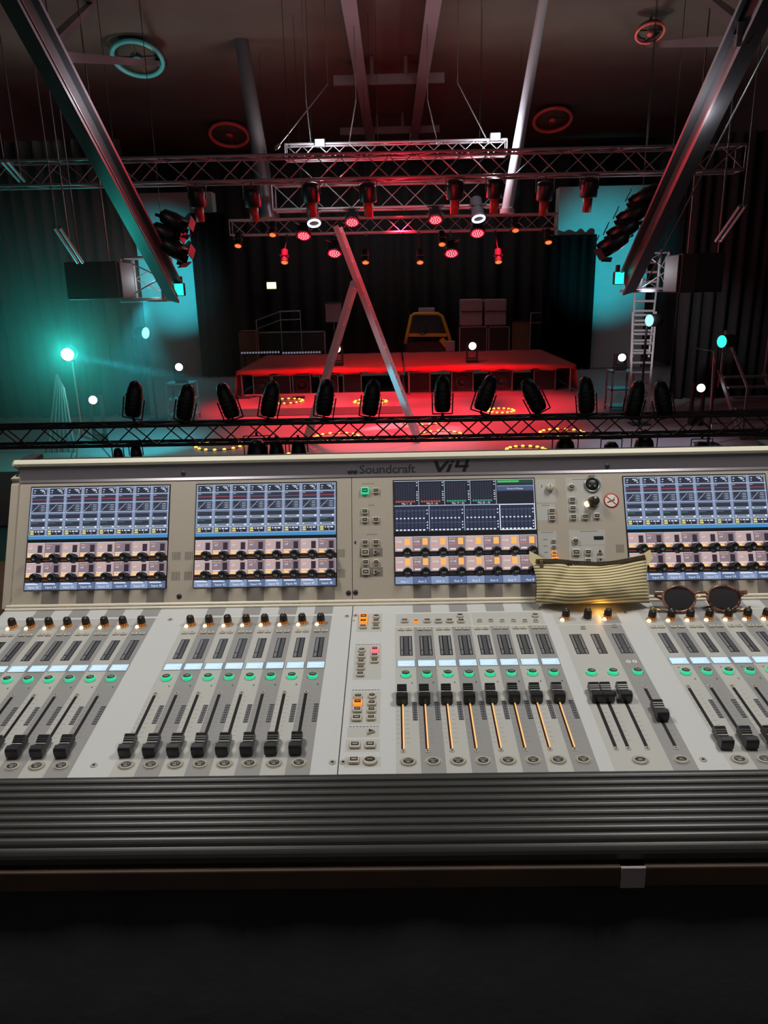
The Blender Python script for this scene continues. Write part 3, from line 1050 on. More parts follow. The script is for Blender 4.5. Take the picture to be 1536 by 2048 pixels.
# corner tabs
for s_ in (-1, 1):
    b = MB()
    x = s_ * (Wp / 2 - 0.004)
    b.add([(x - s_ * .016, -.004, Hp * .92), (x + s_ * .010, -.002, Hp * 1.12), (x + s_ * .012, -.002, Hp * .93), (x, -.003, Hp * .72),
           (x - s_ * .016, .004, Hp * .92), (x + s_ * .010, .002, Hp * 1.12), (x + s_ * .012, .002, Hp * .93), (x, .003, Hp * .72)],
          [(0, 1, 2, 3), (7, 6, 5, 4), (0, 4, 5, 1), (1, 5, 6, 2), (2, 6, 7, 3), (3, 7, 4, 0)], M['cord'])
    b.build('corner_tab', pouch)

# sunglasses leaning on the rail
def tortoise():
    m = mat('tortoiseshell', (92, 52, 34), 0.18)
    nt = m.node_tree
    n = nt.nodes.new('ShaderNodeTexNoise')
    n.inputs['Scale'].default_value = 90
    r = nt.nodes.new('ShaderNodeValToRGB')
    r.color_ramp.elements[0].position = 0.4
    r.color_ramp.elements[0].color = (*lin((54, 30, 22)), 1)
    r.color_ramp.elements[1].position = 0.62
    r.color_ramp.elements[1].color = (*lin((150, 100, 80)), 1)
    tc = nt.nodes.new('ShaderNodeTexCoord')
    nt.links.new(tc.outputs['Object'], n.inputs['Vector'])
    nt.links.new(n.outputs['Fac'], r.inputs['Fac'])
    nt.links.new(r.outputs['Color'], nt.nodes['Principled BSDF'].inputs['Base Color'])
    return m
M['tort'] = tortoise()
M['lens'] = mat('smoked_lens', (46, 43, 47), 0.05, 0, spec=1.0)
M['gold_metal'] = mat('gold_wire', (200, 160, 96), 0.25, 0.9)
sg = thing('sunglasses', 'round tortoiseshell sunglasses with dark lenses leaning above the console knobs', 'sunglasses', pw + sp(490, 337, 1.5), (R(-30), 0, R(-0.5)))
LR, LH, LC = 0.0258, 0.0205, 0.0358
for s_ in (-1, 1):
    rim = MB()
    ring = []
    for k in range(36):
        t = 2 * PI * k / 36
        ring.append((s_ * LC + LR * math.cos(t) * (1 + .04 * math.sin(t)), 0, 0.0235 + LH * math.sin(t)))
    rim.path(ring, 0.0021, M['tort'], 8, closed=True)
    o = rim.build('rim', sg)
    ln = MB()
    vs = [(s_ * LC, -0.0022, 0.0235)]
    nr = 5
    for i in range(1, nr + 1):
        for k in range(36):
            t = 2 * PI * k / 36
            rr = i / nr
            vs.append((s_ * LC + LR * rr * math.cos(t), -0.0022 * (1 - rr * rr), 0.0235 + LH * rr * math.sin(t)))
    fs = [(0, 1 + k, 1 + (k + 1) % 36) for k in range(36)]
    for i in range(nr - 1):
        for k in range(36):
            fs.append((1 + i * 36 + k, 1 + (i + 1) * 36 + k, 1 + (i + 1) * 36 + (k + 1) % 36, 1 + i * 36 + (k + 1) % 36))
    ln.add(vs, fs, M['lens'], True)
    ln.build('lens', sg)
    ep = MB()
    ep.bbox((s_ * (LC + LR + .005), .001, 0.033), (0.016, 0.005, 0.007), M['tort'], .0015)
    ep.build('end_piece', sg)
    tm = MB()
    x = s_ * (LC + LR + .011)
    tm.path([(x, .003, .033), (x - s_ * .002, .010, .030), (x - s_ * .02, .014, .022), (x - s_ * .055, .017, .012), (x - s_ * .085, .018, .006)], [.002, .002, .0018, .0016, .0024], M['tort'], 8)
    o = tm.build('temple', sg)
    tp = MB()
    tp.path([(x + s_ * .006, .004, .010), (x - s_ * .008, .006, .005), (x - s_ * .022, .008, .003)], [.0016, .0022, .002], M['gold_metal'], 8)
    tag(tp.build('temple_tip', o), 'gold temple tip')
br = MB()
br.path([(-LC + LR - .001, 0, .030), (-.006, -.001, .034), (.006, -.001, .034), (LC - LR + .001, 0, .030)], .002, M['tort'], 8)
br.path([(-LC + LR - .001, 0, .024), (-.006, -.001, .027), (.006, -.001, .027), (LC - LR + .001, 0, .024)], .0016, M['gold_metal'], 8)
br.build('bridge', sg)

# the table that carries the console, with a strip of tape on its edge and a black cloth
M['wood'] = mat('brown_table_edge', (72, 53, 39), 0.6, 0, noise=0.25, scale=14)
M['tape'] = mat('white_cloth_tape', (150, 138, 140), 0.8)
M['cloth'] = mat('black_cloth', (33, 32, 34), 0.95, 0, noise=0.15, scale=9, bump=0.3)
TZ = ROOT.z
tbl = thing('table', 'brown table edge and black skirt under the mixing console', 'table', (0, 1.1, 2.5))
b = MB()
b.bbox((0, (0.648 + 1.62) / 2 - 1.1, TZ - 2.5 - 0.0125), (2.2, 1.62 - 0.648, 0.025), M['wood'], .002)
b.build('tabletop', tbl)
b = MB()
n = 120
vs, fs = [], []
for i in range(n + 1):
    x = -1.08 + 2.16 * i / n
    y = 0.672 - 1.1 + 0.003 * math.sin(i * 0.9) + 0.002 * math.sin(i * 0.37 + 1)
    vs += [(x, y + .004, TZ - 2.5 - .026), (x, y - 0.003 * math.sin(i * .53), 0.01)]
for i in range(n):
    fs.append((2 * i, 2 * i + 1, 2 * i + 3, 2 * i + 2))
b.add(vs, fs, M['cloth'], True)
o = b.build('skirt', tbl)
so = o.modifiers.new('thickness', 'SOLIDIFY')
so.thickness = 0.003
for x in (-1.02, 1.02):
    for y in (-.38, .48):
        b = MB()
        b.bbox((x, y, (TZ - 2.525) / 2), (.05, .05, TZ - 2.525), M['shell'], .004)
        b.build('leg', tbl)
tp = at(1266, 1752, 0.6472)
b = MB()
b.box((0, 0, 0), (.0255, .0012, .0245), M['tape'])
b.box((0, .0075, .0124), (.0255, .016, .0008), M['tape'])
tag(b.build('tape_strip', None, (tp.x, 0.6470, TZ - .0128)), 'white tape strip stuck on the brown table edge', 'tape')
# ================================================================== the hall
M['wall'] = mat('dark_wall_paint', (60, 60, 62), 0.85, 0, noise=0.12, scale=1.2)
M['ceil'] = mat('dark_brown_ceiling', (70, 66, 61), 0.9, 0, noise=0.14, scale=0.8)
M['stagefloor'] = mat('grey_stage_floor', (150, 144, 146), 0.45, 0, noise=0.06, scale=1.5)
M['hallfloor'] = mat('dark_hall_floor', (60, 58, 58), 0.6, 0, noise=0.1, scale=1.5)
M['velvet'] = mat('black_velvet', (12, 12, 13), 1.0, 0, noise=.1, scale=3, spec=.1)
M['drape'] = mat('black_drape', (42, 42, 44), 0.95, 0, noise=0.1, scale=3)
M['truss'] = mat('aluminium_truss', (140, 140, 144), 0.4, 0.5)
M['btruss'] = mat('black_truss', (62, 58, 60), 0.4, 0.4)
M['beam'] = mat('grey_steel_beam', (112, 108, 112), 0.4, 0.3)
M['pole'] = mat('pale_painted_pole', (168, 170, 178), 0.4)
M['can'] = mat('black_lamp_housing', (20, 20, 22), 0.4)
M['can2'] = mat('grey_lamp_housing', (92, 92, 98), 0.35, 0.4)
M['redled'] = glow('red_led', (255, 26, 56), 1.5)
M['redhot'] = glow('red_white_led', (255, 140, 156), 1.6)
M['amber'] = glow('amber_led', (255, 84, 26), 1.1)
M['amberhot'] = glow('amber_core', (255, 150, 80), 1.2)
M['whiteled'] = glow('white_led', (250, 246, 255), 4.0)
M['ringled'] = glow('ring_led_white', (235, 245, 250), 2.0)
M['cyanled'] = glow('cyan_led', (120, 255, 235), 2.6)
M['teal'] = glow('teal_led', (40, 230, 200), 1.6)
M['light_dot'] = glow('projected_dot_glow', (255, 176, 70), 2.4)  # glow standing in for light projected on the stage floor
M['exit'] = glow('warm_worklight', (255, 214, 130), 6.0)
M['redcloth'] = mat('red_table_cloth', (172, 60, 58), 0.8, 0, noise=0.08, scale=4)
M['crate'] = mat('black_cabinet', (26, 25, 27), 0.6)
M['edge'] = mat('metal_case_edge', (140, 132, 134), 0.4, 0.6)
M['cone'] = mat('speaker_cone', (58, 54, 56), 0.5)
M['alurail'] = mat('aluminium_ladder', (176, 172, 176), 0.4, 0.35)
M['yellow'] = mat('yellow_car_paint', (176, 138, 34), 0.45)
M['glass'] = mat('dark_glass', (20, 20, 22), 0.1)
M['pinkbox'] = mat('pale_wrapped_carton', (150, 124, 130), 0.8, 0, noise=0.08, scale=3)
M['brownboard'] = mat('brown_board', (104, 78, 56), 0.7, 0, noise=0.12, scale=3)
M['sheet'] = mat('pale_sheet', (150, 132, 142), 0.8)
M['wire'] = mat('steel_wire', (120, 118, 118), 0.4, 0.6)
M['tealwall'] = mat('pale_wall_plaster', (150, 156, 156), 0.8, 0, noise=0.06, scale=2)
M['greyface'] = mat('grey_speaker_grille', (62, 58, 60), 0.7)
M['tape2'] = mat('red_cable', (150, 50, 44), 0.6)

SZ = 1.0
HX = 10.2
def wallbox(name, lo, hi, m):
    b = MB()
    b.box([(lo[i] + hi[i]) / 2 for i in range(3)], [hi[i] - lo[i] for i in range(3)], m)
    return struct(name, b)
wallbox('floor', (-HX, 1.95, -.1), (HX, 12.9, 0), M['hallfloor'])
wallbox('floor_balcony', (-HX, -3, 2.3), (HX, 1.95, 2.5), M['hallfloor'])
wallbox('floor_stage', (-HX, 12.9, 0), (HX, 34, SZ), M['stagefloor'])
wallbox('ceiling', (-HX, -3, 9.2), (HX, 34, 9.4), M['ceil'])
wallbox('wall_left', (-HX - .2, -3, 0), (-HX, 34, 9.2), M['wall'])
wallbox('wall_right', (HX, -3, 0), (HX + .2, 34, 9.2), M['wall'])
wallbox('wall_back', (-HX, 34, 0), (HX, 34.2, 9.2), M['wall'])
# proscenium piers
wallbox('wall_pier_left', (at(285, 600, 28).x, 28, SZ), (at(440, 600, 28).x, 28.6, at(350, 385, 28).z), M['tealwall'])
wallbox('wall_pier_right', (at(1110, 600, 28).x, 28, SZ), (at(1290, 600, 28).x, 28.6, at(1200, 372, 28).z), M['tealwall'])

def bar(mb, a, b_, w_, h, m):
    """a square bar from a to b"""
    a, b_ = Vector(a), Vector(b_)
    d = b_ - a
    x = d.normalized()
    up = Vector((0, 0, 1)) if abs(x.z) < .95 else Vector((0, 1, 0))
    y = up.cross(x).normalized()
    z = x.cross(y)
    rot = Matrix((x, y, z)).transposed()
    mb.box((a + b_) / 2, (d.length, w_, h), m, rot)

# -- trusses
TR = {}
def truss(name, label, a, b_, size, m, r=0.022, pitch=None, group=None, key=None):
    a, b_ = Vector(a), Vector(b_)
    if key:
        TR[key] = (a, b_, size)
    d = b_ - a
    L = d.length
    x = d.normalized()
    up = Vector((0, 0, 1)) if abs(x.z) < .9 else Vector((0, 1, 0))
    y = up.cross(x).normalized()
    z = x.cross(y)
    root = thing(name, label, 'truss', a, group=group)
    h = size / 2
    cn = [y * (sy * h) + z * (sz * h) for sy, sz in ((-1, -1), (1, -1), (1, 1), (-1, 1))]
    for c in cn:
        mb = MB()
        mb.tube(c, c + d, r, m, 8)
        mb.build('chord', root)
    mb = MB()
    n = max(2, int(round(L / (pitch or size * 1.1))))
    for f in range(4):
        p, q_ = cn[f], cn[(f + 1) % 4]
        for i in range(n):
            s0, s1 = x * (L * i / n), x * (L * (i + 1) / n)
            if i % 2 == 0:
                mb.tube(p + s0, q_ + s1, r * .42, m, 5)
            else:
                mb.tube(q_ + s0, p + s1, r * .42, m, 5)
        for s0 in (0, L):
            mb.tube(p + x * s0, q_ + x * s0, r * .6, m, 5)
    mb.build('lacing', root)
    if key and key != 'front':
        for t in (.12, .42, .88):
            p = d * t + z * h
            mb = MB()
            mb.tube(p, (p.x, p.y, 9.195 - a.z), .004, M['can'], 6)
            mb.build('hoist_chain', root)
    return root
truss('lighting_truss', 'long box truss crossing the whole hall above the hanging black spotlights', at(-60, 352, 13), at(1480, 318, 13), 0.36, M['truss'], 0.022, key='long')
truss('lighting_truss', 'short truss level with the two bright white lamps, highest of the trusses', at(572, 306, 15.5), at(1012, 296, 15.5), 0.26, M['truss'], 0.022, key='high')
truss('lighting_truss', 'box truss directly behind the row of hanging black spotlights', at(548, 396, 17), at(1016, 386, 17), 0.5, M['truss'], 0.028, key='mid')
truss('lighting_truss', 'dim lowest overhead truss that carries the red and amber lamps', at(462, 456, 19.5), at(1112, 443, 19.5), 0.34, M['truss'], 0.024, key='low')
truss('front_truss', 'dark low truss crossing in front of the red stage floor', at(-60, 874, 8.4), at(1600, 844, 8.4), 0.22, M['btruss'], 0.02, key='front')
def chord_at(key, x, sy=-1, sz=-1):
    a, c, sz_ = TR[key]
    t = (x - a.x) / (c.x - a.x)
    p = a.lerp(c, t)
    return Vector((x, p.y + sy * sz_ / 2, p.z + sz * sz_ / 2))

# -- roof steel
def ibeam(name, label, a, b_, wd, ht, roll=0.0):
    a, b_ = Vector(a), Vector(b_)
    x = (b_ - a).normalized()
    y = Vector((0, 0, 1)).cross(x).normalized()
    z = x.cross(y)
    q = Matrix.Rotation(roll, 3, x)
    y, z = q @ y, q @ z
    rot = Matrix((x, y, z)).transposed()
    L = (b_ - a).length
    root = thing(name, label, 'beam', a)
    for s_ in (-1, 1):
        mb = MB()
        mb.box(x * (L / 2) + z * (s_ * ht / 2), (L, wd, 0.03), M['beam'], rot)
        mb.build('flange', root)
    mb = MB()
    mb.box(x * (L / 2), (L, 0.03, ht - .03), M['beam'], rot)
    mb.build('web', root)
    mb = MB()
    mb.tube(z * (-ht / 2 - .05) - y * (wd * .9), x * L * .97 + z * (-ht / 2 - .05) - y * (wd * .9), .012, M['wire'], 6)
    mb.build('conduit', root)
    return root
def up_to_ceiling(a, b_):
    """extend b->a until it meets the ceiling"""
    a, b_ = Vector(a), Vector(b_)
    d = a - b_
    return b_ + d * ((9.2 - b_.z) / d.z)
bl_low, br_low = at(352, 588, 12), at(1252, 572, 12)
ibeam('roof_beam', 'long steel beam slanting down from upper left towards the stage', up_to_ceiling(at(30, -20, 7.6), bl_low), bl_low, .2, .24, R(18))
ibeam('roof_beam', 'long steel beam slanting down from upper right towards the stage', up_to_ceiling(at(1530, -20, 7.6), br_low), br_low, .2, .24, R(-18))
def brace(a, b_, label, w_=.1):
    mb = MB()
    bar(mb, a, b_, w_, w_, M['beam'])
    return tag(mb.build('roof_brace'), label, 'brace')
def on_ceil(px, py):
    return atz(px, py, 9.19)
JL = at(92, 100, 8.25)
JR = at(1488, 55, 7.9)
brace(JL, on_ceil(180, 12), 'short bright brace rising right from the left slanting beam')
brace(JL + Vector((0, 0, -.05)), on_ceil(330, 128), 'level bright brace reaching right from the left slanting beam')
brace(JR, on_ceil(1396, -20), 'short bright brace rising left from the right slanting beam')
brace(JR + Vector((0, 0, -.1)), on_ceil(1290, 90), 'level bright brace reaching left from the right slanting beam')
for pa, pb, lab in (((700, 0), (742, 290), 'left long ridge girder in the middle of the ceiling'), ((865, 0), (838, 290), 'right long ridge girder in the middle of the ceiling')):
    a = atz(pa[0], pa[1], 8.7)
    mb = MB()
    mb.box((a.x, 17.5, 8.7), (.14, 25, .3), M['beam'])
    mb.box((a.x, 17.5, 8.54), (.26, 25, .03), M['beam'])
    mb.box((a.x, 17.5, 9.0), (.1, 25, .33), M['beam'])
    tag(mb.build('ridge_girder'), lab, 'girder')
for py, lab in ((160, 'cross girder joining the two ridge girders'), (262, 'farther cross girder joining the two ridge girders')):
    a, c = atz(722, py, 8.7), atz(850, py, 8.7)
    mb = MB()
    mb.box((0, a.y, 8.7), (abs(c.x - a.x) + 1.1, .12, .2), M['beam'])
    for s_ in (-1, 1):
        mb.box((s_ * .4, a.y, 8.98), (.08, .08, .40), M['beam'])
    tag(mb.build('cross_girder'), lab, 'girder')
def pole(px0, py0, px1, py1, Y, r, lab, m):
    top, low = at(px0, py0, Y), at(px1, py1, Y)
    d = low - top
    root = thing('roof_pole', lab, 'pole', low)
    t_ = top - d * ((9.2 - top.z) / d.z) * -1
    mb = MB()
    mb.tube(t_ - low, (0, 0, 0), r, m, 14, r2=r * 1.25)
    mb.build('tube', root)
    mb = MB()
    mb.tube((0, 0, .02), (0, 0, -.06), r * 1.6, m, 14)
    mb.build('collar', root)
pole(1087, 0, 1014, 420, 15.2, .085, 'pale round pole running up to the ceiling beside the right white lamp', M['pole'])
pole(478, 50, 538, 430, 18.5, .15, 'dim round pole running up to the ceiling left of the trusses', M['can2'])
def cable(pa, pb, Ya, Yb, lab, r=.012):
    mb = MB()
    a, c = at(*pa, Ya), at(*pb, Yb)
    mb.tube(a, c, r, M['wire'], 6)
    mb.tube(c + (a - c) * .02, c + (a - c) * .06, r * 2.6, M['steel'], 8)
    mb.tube((a.x, a.y, 9.19), a, r * .6, M['wire'], 6)
    return tag(mb.build('sling_cable'), lab, 'cable')
cable((655, 168), (550, 300), 15.5, 13, 'slanting steel cable above the left white lamp')
cable((612, 200), (622, 288), 15.4, 15.4, 'short upright steel cable above the left white lamp', .012)
cable((915, 165), (978, 288), 15.5, 15.4, 'slanting steel cable above the right white lamp')
cable((712, 200), (697, 292), 15.5, 15.5, 'thin steel cable just left of the ridge girders')
cable((855, 200), (876, 290), 15.5, 15.5, 'thin steel cable just right of the ridge girders')
# round vents under the ceiling
M['ventteal'] = mat('teal_lit_rim', (70, 170, 170), 0.4)  # coloured light reflected by the vents is put into the rim colours
M['ventred'] = mat('red_lit_rim', (200, 90, 84), 0.4)
for px, py, rp, m, lab in ((275, 118, 40, 'ventteal', 'round ceiling vent with a teal-lit rim at upper left'), (458, 270, 33, 'ventred', 'round ceiling vent with a red-lit rim left of the ridge'),
                          (1105, 240, 32, 'ventred', 'round ceiling vent with a red-lit rim beside the pale pole'), (1300, 66, 22, 'ventred', 'faint red-lit round ceiling vent at upper right')):
    c = atz(px, py, 8.85)
    r_ = rp / 1500 * (c - CAM).length
    root = thing('ceiling_vent', lab, 'vent', c, (R(-24), 0, 0))
    mb = MB()
    mb.path([(r_ * math.cos(t * PI / 18), r_ * math.sin(t * PI / 18), 0) for t in range(36)], r_ * .1, M[m], 8, closed=True)
    mb.build('rim', root)
    mb = MB()
    mb.lathe([(r_ * .22, -.04), (r_ * .18, .0), (.02, .1)], M[m], 16)
    for k in range(4):
        bar(mb, (r_ * .2 * math.cos(k * PI / 2), r_ * .2 * math.sin(k * PI / 2), .04), (r_ * math.cos(k * PI / 2), r_ * math.sin(k * PI / 2), .05), .03, .02, M['ceil'])
    mb.lathe([(r_ * .9, .06), (r_ * .9, .1)], M['ceil'], 24)
    mb.build('hub', root)
    mb = MB()
    mb.tube((0, 0, .08), Matrix.Rotation(R(24), 3, 'X') @ Vector((0, 0, 9.195 - c.z)), .03, M['ceil'], 8)
    mb.build('hanger', root)

# -- lamps. Each hangs or stands; q turns local -Z into the direction it shines
def aim(d):
    return Vector(d).normalized().to_track_quat('-Z', 'Y')
def led_par(name, label, p, d, r, face, hot, key, cat='lamp', group=None, body='can', depth=None):
    """short round lamp with a yoke and a hanging rod that ends at the truss above"""
    root = thing(name, label, cat, p, group=group)
    q = aim(d)
    depth = depth or r * 1.9
    mb = MB()
    mb.lathe([(r * 1.12, 0.0), (r * 1.12, r * .25), (r * .98, r * .3), (r * .9, depth), (r * .5, depth + r * .3), (.01, depth + r * .32)], M[body], 18, q=q)
    mb.build('housing', root)
    mb = MB()
    mb.disc((0, 0, 0), r, M[face], 24, q=q)
    if hot:
        k = 0
        for ring, cnt in ((0, 1), (.36, 6), (.68, 12)):
            for j in range(cnt):
                t = 2 * PI * j / cnt + ring
                c = q @ Vector((ring * r * math.cos(t), ring * r * math.sin(t), -.004))
                mb.lathe([(r * .13, 0), (r * .09, -.012), (.002, -.016)], M[hot], 7, c=c, q=q)
    mb.build('lens', root)
    if key:
        yk = MB()
        for s_ in (-1, 1):
            bar(yk, q @ Vector((s_ * r * 1.2, 0, depth * .5)), Vector((s_ * r * 1.2, 0, r * 1.9 + 0)), .012, .03, M['can'])
        bar(yk, (-r * 1.2, 0, r * 1.9), (r * 1.2, 0, r * 1.9), .03, .012, M['can'])
        yk.build('yoke', root)
        cl = MB()
        e = chord_at(key, p.x) - Vector(p)
        e.z -= .05
        cl.tube((0, 0, r * 1.9), e, .014, M['can'], 8)
        cl.box(e, (.06, .05, .06), M['can'])
        cl.build('clamp', root)
    return root
DOWN = (0, -.55, -.83)
reds = [(607, 472, 18.9, 'low', 'leftmost red LED lamp under the trusses'), (669, 507, 18.9, 'low', 'lower red LED lamp beside the top of the tall ladder'), (704, 445, 16.4, 'mid', 'upper red LED lamp right of the ladder top'),
        (871, 440, 16.4, 'mid', 'upper red LED lamp left of the right white ring lamp'), (903, 507, 18.9, 'low', 'lowest red LED lamp on the right half of the truss'), (955, 467, 18.9, 'low', 'red LED lamp directly below the right white ring lamp')]
for px, py, Y, key, lab in reds:
    led_par('led_lamp', lab, at(px, py, Y), DOWN, .155 * Y / 18, 'redled', 'redhot', key, group='red LED lamps on the trusses')
ambers = [(476, 492, 'leftmost amber spotlight under the trusses, teal on its back'), (545, 470, 'amber spotlight left of the leftmost red lamp'), (569, 525, 'low amber spotlight above the warm work light'), (731, 525, 'low amber spotlight just right of the ladder'),
          (840, 525, 'low amber spotlight in the middle of the stage opening'), (884, 489, 'amber spotlight above the lowest red lamp'), (997, 524, 'low amber spotlight right of the lowest red lamp'),
          (1031, 461, 'amber spotlight at the foot of the pale pole'), (1097, 485, 'rightmost amber spotlight under the trusses, teal on its back')]
for px, py, lab in ambers:
    led_par('amber_spotlight', lab, at(px, py, 18.6), (0, -.5, -.85), .085, 'amber', 'amberhot', 'low', group='amber spotlights on the trusses', depth=.32)
for px, py, lab in ((628, 445, 'white ring lamp below the left white lamp'), (957, 436, 'white ring lamp below the right white lamp')):
    p = at(px, py, 16.3)
    root = led_par('ring_lamp', lab, p, (0.1, -.45, -.88), .13, 'can', None, 'mid', body='can2', depth=.42, group='white ring lamps')
    q = aim((0.1, -.45, -.88))
    mb = MB()
    mb.path([q @ Vector((.12 * math.cos(t * PI / 12), .12 * math.sin(t * PI / 12), -.02)) for t in range(24)], .022, M['ringled'], 8, closed=True)
    mb.build('light_ring', root)
# dark spotlights hanging from the long truss
M['redtail'] = mat('red_lit_barrel', (150, 44, 40), 0.5)  # red light falling on the barrel is put into its colour
darks = [(395, 398, 'leftmost hanging black spotlight under the long truss'), (505, 398, 'second hanging black spotlight from the left, beside the dim pole'), (622, 388, 'hanging black spotlight above the left white ring lamp'),
         (736, 388, 'hanging black spotlight left of the middle of the truss'), (910, 382, 'hanging black spotlight right of the middle of the truss'), (990, 380, 'hanging black spotlight beside the pale pole'),
         (1090, 385, 'hanging black spotlight right of the pale pole'), (1178, 378, 'rightmost hanging black spotlight under the long truss')]
for px, py, lab in darks:
    p = at(px, py, 12.82)
    root = thing('hanging_spotlight', lab, 'spotlight', p, group='black spotlights hanging from the long truss')
    mb = MB()
    q = aim((0, .25, -1))
    mb.lathe([(.125, -.12), (.135, -.1), (.135, .1), (.12, .15), (.06, .17), (.01, .17)], M['can'], 18, q=q)
    mb.build('housing', root)
    mb = MB()
    mb.lathe([(.07, -.34), (.075, -.12)], M['redtail'], 14, q=q)
    mb.build('barrel', root)
    mb = MB()
    for s_ in (-1, 1):
        bar(mb, (s_ * .145, 0, 0), (s_ * .145, 0, .2), .01, .03, M['can'])
    bar(mb, (-.145, 0, .2), (.145, 0, .2), .03, .01, M['can'])
    mb.tube((0, 0, .2), (0, 0, max(.22, chord_at('long', p.x).z - p.z - .03)), .015, M['can'], 8)
    mb.build('yoke', root)
# two white lamps on top of the truss
for px, py, lab in ((640, 300, 'bright white lamp on the left part of the upper truss'), (990, 288, 'bright white lamp on the right part of the upper truss')):
    p = at(px, py - 14, 15.36)
    root = thing('white_lamp', lab, 'lamp', p)
    mb = MB()
    mb.bbox((0, 0, .0), (.2, .16, .14), M['can2'], .02)
    mb.build('housing', root)
    mb = MB()
    mb.box((0, -.085, 0), (.16, .01, .1), M['whiteled'])
    mb.build('lens', root)
    mb = MB()
    mb.tube((0, 0, -.07), (0, 0, chord_at('high', p.x, -1, 1).z - p.z + .02), .02, M['can2'], 8)
    mb.build('bracket', root)
# lamps standing on the front truss, seen from behind
stands = [(268, 800, 12, 'dark stage light on the front truss beside the teal floor'), (372, 806, 14, 'dark stage light before the metal cart on the left'), (455, 803, -16, 'dark stage light at the left edge of the red floor'),
          (541, 800, 14, 'dark stage light left of the ladder foot on the front truss'), (651, 797, 10, 'dark stage light in front of the left ladder leg'), (743, 797, 10, 'dark stage light between the ladder legs'),
          (885, 790, 0, 'dark stage light right of the ladder on the front truss'), (972, 788, 18, 'tilted dark stage light before the right red cloth'), (1066, 792, -28, 'dark stage light turned away with a red rim'),
          (1172, 792, -6, 'dark stage light at the right end of the red floor'), (1270, 800, 8, 'dark stage light below the ladder on the right'), (1325, 800, -14, 'dark stage light with a red edge at far right')]
def front_truss_z(px):
    return chord_at('front', at(px, 850, 8.4).x, 0, 1).z
for px, py, lean, lab in stands:
    p = at(px, py, 8.35)
    root = thing('stage_light', lab, 'stage light', (p.x, 8.35, front_truss_z(px) + .02), group='dark stage lights standing on the front truss')
    h0 = p.z - root.location.z
    ql = Matrix.Rotation(R(lean), 3, 'Y')
    mb = MB()
    prof = [(.01, -.19), (.07, -.185), (.088, -.15), (.092, .02), (.082, .12), (.06, .19), (.02, .215)]
    vs, fs = [], []
    nn = 18
    for (r_, z_) in prof:
        for k in range(nn):
            t = 2 * PI * k / nn
            vs.append(ql @ Vector((r_ * math.cos(t), r_ * math.sin(t) * .9, z_)) + Vector((0, 0, h0)))
    for i in range(len(prof) - 1):
        for k in range(nn):
            fs.append((i * nn + k, i * nn + (k + 1) % nn, (i + 1) * nn + (k + 1) % nn, (i + 1) * nn + k))
    mb.add(vs, fs, M['can'], True)
    for z_ in (-.1, -.05, 0, .05):
        mb.path([ql @ Vector((.095 * math.cos(k * PI / 8), .087 * math.sin(k * PI / 8), z_)) + Vector((0, 0, h0)) for k in range(16)], .006, M['can'], 5, closed=True)
    mb.build('housing', root)
    mb = MB()
    for s_ in (-1, 1):
        mb.tube(ql @ Vector((s_ * .115, 0, .02)) + Vector((0, 0, h0)), ql @ Vector((s_ * .11, 0, -.21)) + Vector((0, 0, h0)), .008, M['can'], 6)
    mb.tube(ql @ Vector((-.11, 0, -.21)) + Vector((0, 0, h0)), ql @ Vector((.11, 0, -.21)) + Vector((0, 0, h0)), .008, M['can'], 6)
    mb.build('yoke', root)
    mb = MB()
    mb.tube(ql @ Vector((0, 0, -.2)) + Vector((0, 0, h0)), (0, 0, -.02), .016, M['can'], 8)
    mb.box((0, 0, 0), (.06, .07, .05), M['can'])
    mb.build('clamp', root)
# lamps hanging below the front truss
hang = [(236, 905, .5, 'black round lamp hanging over the teal floor, first from the left'), (272, 902, .6, 'black round lamp hanging over the teal floor, second from the left'), (515, 900, 1.15, 'black box-shaped lamp hanging before the pink floor'),
        (553, 898, .8, 'small teal-lit lamp hanging before the pink floor'), (597, 896, .8, 'lamp hanging at the foot of the left ladder leg'), (1130, 897, 1.1, 'black round lamp hanging over the right ring of light dots'),
        (1222, 900, .9, 'black round lamp hanging over the grey floor'), (1288, 893, 1.1, 'black lamp in a square bracket over the grey floor'), (1402, 900, .9, 'rightmost black lamp hanging under the front truss')]
for px, py, s_, lab in hang:
    p = at(px, py, 8.29)
    root = thing('hanging_lamp', lab, 'lamp', p, group='lamps hanging under the front truss')
    top = front_truss_z(px) - p.z - .22
    mb = MB()
    mb.lathe([(.05 * s_, .10 * s_), (.085 * s_, .06 * s_), (.105 * s_, -.04 * s_), (.11 * s_, -.12 * s_), (.02, -.125 * s_)], M['can'], 18)
    mb.build('housing', root)
    mb = MB()
    for k in (-1, 1):
        mb.tube((k * .13 * s_, 0, -.05), (k * .13 * s_, 0, .14 * s_), .006, M['can'], 6)
    mb.tube((-.13 * s_, 0, .14 * s_), (.13 * s_, 0, .14 * s_), .006, M['can'], 6)
    mb.tube((0, 0, .14 * s_), (0, 0, max(top, .16 * s_ + .02)), .014, M['can'], 8)
    mb.build('bracket', root)

